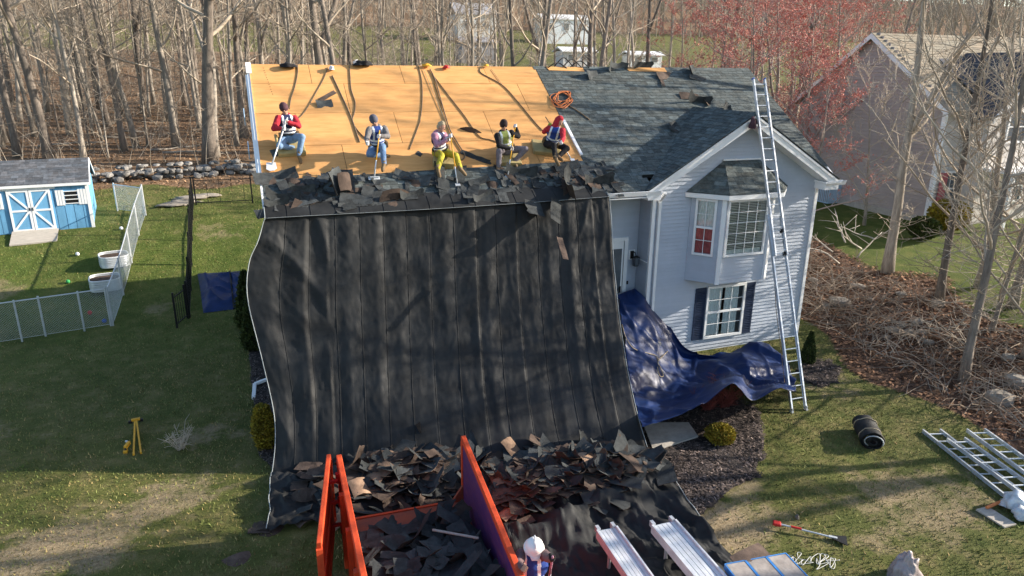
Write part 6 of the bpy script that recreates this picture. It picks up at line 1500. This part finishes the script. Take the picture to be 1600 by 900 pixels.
o = fw.build('distant_woods', M['twig'], None); tag(o, 'brown leafless wood rising beyond the far lawn', 'woods', kind='stuff')
# nearer rows of thin stems that thicken the woods
rng = random.Random(19); ug = MB()
for i in range(3300):
    for _ in range(30):
        y = 17.5+62*rng.random()**1.2; x = rng.uniform(-26, 58)
        if inview(x, y) and not (x > NX-2 and y < 20) and not (x > 13 and y < 13): break
    z = T(x, y); H = rng.uniform(.4,2.8); p1, r1 = limb(rng, (x,y,z-.05), (rng.uniform(-.5,.5),rng.uniform(-.5,.5),1), H, rng.uniform(.008,.02), 3, .16, -.02, .005); ug.tube(p1, r1, 3, cap=False)
    for e in range(3): q = p1[rng.choice((1,2,3))]; p2, r2 = limb(rng, q, (rng.uniform(-1,1),rng.uniform(-1,1),rng.uniform(-.2,.8)), H*.4, .007, 2, .2, 0, .005); ug.tube(p2, r2, 3, cap=False)
o = ug.build('undergrowth', M['twig'], None); tag(o, 'tangle of thin bare brush on the woods floor', 'undergrowth', kind='stuff')
# ---------------- brush on the right-hand bank
rng = random.Random(29); bu = MB()
for i in range(1700):
    y = rng.uniform(-15, 6); e0 = float(bank_edge(y)); x = e0+.6+abs(rng.gauss(1.6,2.2))
    if x > 25 or (x > 20.5 and y > -5): continue
    z = T(x, y); flat = rng.random() < .82; d = (rng.uniform(-1,1),rng.uniform(-1,1),rng.uniform(.0,.35) if flat else rng.uniform(.5,1.5)); L_ = rng.uniform(.4,1.5)
    p1, r1 = limb(rng, (x,y,z+rng.uniform(0,.20 if flat else .03)), d, L_, rng.uniform(.008,.02), 4, .22, -.10, .005); bu.tube(p1, r1, 3, cap=False)
    for e in range(2): q = p1[rng.choice((1,2,3))]; p2, r2 = limb(rng, q, (rng.uniform(-1,1),rng.uniform(-1,1),rng.uniform(-.2,.8)), L_*.45, .006, 2, .2, 0, .004); bu.tube(p2, r2, 3, cap=False)
o = bu.build('brush', M['brush'], None); tag(o, 'tangled dry brush covering the bank beside the lawn', 'brush', kind='stuff')
# pale cut branches piled by the house corner
for k, (px, py) in enumerate(((1320,385),(1345,395),(1300,400),(1365,380),(1338,410),(1310,420))):
    m = MB(); p = gp(px, py); a = rng.uniform(0,6.28)
    p1, r1 = limb(rng, p+Vector((0,0,.15)), (math.cos(a),math.sin(a)*.5,.35), 1.8, .035, 6, .2, .0, .012); m.tube(p1, r1, 5)
    for e in range(4): q = p1[2+e % 4]; p2, r2 = limb(rng, q, (rng.uniform(-1,1),rng.uniform(-1,1),rng.uniform(0,1)), .8, .018, 3, .2, 0, .007); m.tube(p2, r2, 4)
    tag(m.build('cut_branch', M['wood'], None, True), 'pale cut branch in the brush pile beyond the house corner', 'branch', 'cut branches on the bank')
rr = random.Random(63)
for k, (px, py, s_) in enumerate(((1312,475,.85),(1300,470,.45),(1340,450,.7),(1290,480,.4),(1395,520,.6),(1410,512,.5),(1420,525,.55),(1385,530,.4),(1435,505,.6),(1465,478,.6),(1408,462,.5),(1560,630,.95),(1590,600,.8),(1360,470,.35),(1270,440,.5),(1450,540,.4),(1440,520,.45),(1575,560,.5))):
    p = gp(px, py); o = link('boulder', PST[k % 6], None, Matrix.Translation(p+Vector((0,0,.04*s_))) @ Matrix.Rotation(rr.uniform(0,6),4,'Z') @ Matrix.Scale(s_*.72,4)); tag(o, ('large pale boulder' if s_ > .75 else 'mid-sized pale rock' if s_ > .48 else 'small pale rock')+' on the leaf-covered bank beside the lawn', 'rock', 'rocks on the bank')
for px, py, a in ((160,218,.2),(235,238,.4),(190,208,.1),(60,232,.3),(255,242,-.2),(300,168,.2)):
    p = gp(px, py); m = MB(); p1, r1 = limb(rng, p+Vector((0,0,.12)), (math.cos(a),math.sin(a),.03), 3.2, .07, 6, .10, 0, .03); m.tube(p1, r1, 6); p2, r2 = limb(rng, p1[3], (.6,-.4,.25), 1.0, .03, 3, .1, 0, .01); m.tube(p2, r2, 4); tag(m.build('fallen_log', M['bark_pale'], None, True), 'fallen pale branch lying on the woods floor', 'log', 'fallen branches in the woods')
# ---------------- leaves and grass
def scatter(name, n, fn, mk, label, cat, up=False):
    rng = np.random.default_rng(n); xy, colr, size = fn(rng, n); nn_ = len(xy); z = Tnp(xy[:,0], xy[:,1])+.03*np.sin(xy[:,0]*1.1+1)*np.sin(xy[:,1]*.9)*(np.abs(xy[:,0]-8) > 9)
    c = np.column_stack([xy, z]); a = rng.uniform(0, 2*np.pi, nn_)
    if up:
        w_ = np.column_stack([np.cos(a), np.sin(a), np.zeros(nn_)])*size[:,None]*.22; tip = np.column_stack([rng.normal(0,.45,nn_), rng.normal(0,.45,nn_), np.ones(nn_)])*size[:,None]; V = np.stack([c-w_, c+w_, c+tip], 1).reshape(-1,3); k = 3
    else:
        u = np.column_stack([np.cos(a), np.sin(a), rng.normal(0,.35,nn_)])*size[:,None]; v = np.column_stack([-np.sin(a), np.cos(a), rng.normal(0,.35,nn_)])*size[:,None]*.6; c[:,2] += .02+rng.uniform(0,.04,nn_); V = np.stack([c-u, c-v, c+u, c+v], 1).reshape(-1,3); k = 4
    me = bpy.data.meshes.new(name); me.vertices.add(nn_*k); me.vertices.foreach_set('co', V.reshape(-1)); me.loops.add(nn_*k); me.loops.foreach_set('vertex_index', np.arange(nn_*k)); me.polygons.add(nn_); me.polygons.foreach_set('loop_start', np.arange(nn_)*k)
    me.update(); me.validate(); at = me.attributes.new('col', 'FLOAT_COLOR', 'FACE'); at.data.foreach_set('color', np.column_stack([colr, np.ones(nn_)]).reshape(-1)); me.materials.append(M[mk]); o = bpy.data.objects.new(name, me); COL.objects.link(o); return tag(o, label, cat, kind='stuff')
def f_wood(rng, n):
    y = 15+45*rng.random(n)**1.5; x = rng.uniform(-28,40,n); wd, bk, _, _ = masks(x, y); ok = (wd > .4) & ~((x > 13) & (y < 12)); k = rng.choice([.6,.9,1.1,1.5], n)[ok]
    return np.column_stack([x, y])[ok], np.column_stack([k,k,k]), rng.uniform(.04,.09,n)[ok]
scatter('leaf_litter', 60000, f_wood, 'leaf', 'brown fallen leaves carpeting the woods floor', 'leaves')
def f_bank(rng, n):
    y = rng.uniform(-16,8,n); x = rng.uniform(14.5,25,n); wd, bk, _, _ = masks(x, y); ok = bk > .4; k = rng.choice([.35,.55,.8,1.2], n)[ok]
    return np.column_stack([x, y])[ok], np.column_stack([k,k*.85,k*.8]), rng.uniform(.03,.08,n)[ok]
scatter('bank_leaf_litter', 30000, f_bank, 'leaf', 'red-brown fallen leaves over the bank beside the lawn', 'leaves')
def f_grass(rng, n):
    x = rng.uniform(-13,17,n); y = -15+31*rng.random(n)**1.3; wd, bk, br, gr = masks(x, y); dn = rng.random(n) > br*.8; inside = (x > -.1) & (x < 15.4) & (y > -4.2) & (y < 4.2); shed_ = (x < SX1) & (y > SY) & (y < SY+3); tarp_ = (x > -.4) & (x < 7.2) & (y > -9) & (y < -4); bed_ = (x > 6.2) & (x < 10.9) & (y > -10.7) & (y < -6.5) & (y > -6.5-(10.9-x)*.0-4.2) & (x < 10.6-(-(y+7.4))*.55)
    ok = dn & (wd < .4) & (bk < .4) & ~inside & ~shed_ & ~tarp_ & ~bed_; g = gr[ok]; k = rng.uniform(.6,1.25,ok.sum()); dry = (rng.random(ok.sum()) < (.30-.22*g))
    col = np.column_stack([k*np.where(dry,1.5,.85-.15*g), k*np.where(dry,1.25,1.0+.0*g), k*np.where(dry,1.2,.75)]); return np.column_stack([x, y])[ok], col, rng.uniform(.025,.06,n)[ok]
scatter('grass', 230000, f_grass, 'grass', 'short patchy spring grass of the lawns', 'grass', True)
# ---------------- evergreens and shrubs
def foliage(name, c, R_, H, shape, n, size, mk, label, cat, seed, stem=True, group=None):
    rng = random.Random(seed); t = empty(name, c, label, cat, group); m = MB()
    for i in range(n):
        h = rng.random()
        if shape == 'cone': r = R_*(1-h)**.75*(.9 if h > .12 else .6+h*2.5)
        elif shape == 'ball': r = R_*math.sqrt(max(0, 1-(2*h-1)**2))
        else: r = R_*(1-abs(h-.45)*.9)
        a = rng.uniform(0,6.28); q = rng.random()**.35*(1+.18*mnoise.noise(Vector((math.cos(a)*2.2, math.sin(a)*2.2, h*5+seed)))); p = c+Vector((math.cos(a)*r*q, math.sin(a)*r*q, .03+h*H))
        out = Vector((math.cos(a), math.sin(a), .9)).normalized(); d = (out+Vector((rng.gauss(0,.45),rng.gauss(0,.45),rng.gauss(0,.45)))).normalized()*size*rng.uniform(.6,1.3); w_ = d.cross(Vector((rng.gauss(0,1),rng.gauss(0,1),rng.gauss(0,1)))).normalized()*size*.35; k = rng.uniform(.6,1.4)
        m.add([p-w_*.6, p+d*.6-w_, p+d, p+d*.6+w_, p+w_*.6], [(0,1,2,3,4)], 0, (k, k*rng.uniform(.9,1.1), k))
    m.build('crown', M[mk], t); m = MB(); m.tube([c-Vector((0,0,.05)), c+Vector((0,0,H*.55))], [R_*.09, R_*.05], 6); m.build('trunk', M['bark'], t)
    return t
foliage('evergreen_shrub', gp(400,548), .46, 1.7, 'cone', 5200, .09, 'ever', 'dark green upright evergreen at the left house wall, nearer the lawn', 'shrub', 1)
foliage('evergreen_shrub', gp(390,512), .50, 1.8, 'cone', 5200, .09, 'ever', 'dark green upright evergreen at the left house wall, nearer the blue tarp pile', 'shrub', 2)
foliage('golden_shrub', gp(416,706), .25, 1.0, 'oval', 4200, .055, 'gold', 'small golden upright evergreen beside the tarp hem', 'shrub', 3)
foliage('golden_shrub', gp(1124,697), .32, .42, 'ball', 3600, .05, 'gold', 'round golden shrub on the mulch bed', 'shrub', 4)
foliage('evergreen_shrub', gp(1261,571), .26, .95, 'cone', 3600, .05, 'ever', 'small cone-shaped evergreen in the round mulch bed', 'shrub', 5)
foliage('evergreen_shrub', gp(1478,362), .8, 1.3, 'ball', 3600, .11, 'gold', 'yellow-green rounded shrub before the neighbour porch', 'shrub', 6)
foliage('evergreen_shrub', gp(1440,375), .6, .9, 'ball', 2200, .10, 'ever', 'dull green low shrub beside the neighbour corner', 'shrub', 7)
def twiggy(c, n, H, mk, label, seed, name='bare_shrub'):
    rng = random.Random(seed); m = MB()
    for i in range(n):
        a = rng.uniform(0,6.28); p1, r1 = limb(rng, c+Vector((rng.uniform(-.06,.06),rng.uniform(-.06,.06),0)), (math.cos(a)*.6,math.sin(a)*.6,1), H*rng.uniform(.6,1.1), .009, 4, .15, .02, .004); m.tube(p1, r1, 3, cap=False)
        for e in range(4): q = p1[rng.choice((1,2,3,4))]; p2, r2 = limb(rng, q, (rng.uniform(-1,1),rng.uniform(-1,1),rng.uniform(-.2,1)), H*.3, .006, 2, .2, 0, .003); m.tube(p2, r2, 3, cap=False)
    return tag(m.build(name, M[mk], None), label, 'shrub')
twiggy(gp(1130,640), 60, .75, 'redshrub', 'dark red twiggy shrub under the blue tarp edge', 11)
twiggy(gp(1105,645), 40, .55, 'redshrub', 'low dark red twiggy shrub between the blue tarp and the mulch', 12)
twiggy(gp(283,705), 26, .55, 'twig', 'small bare shrub alone on the shaded lawn', 13)
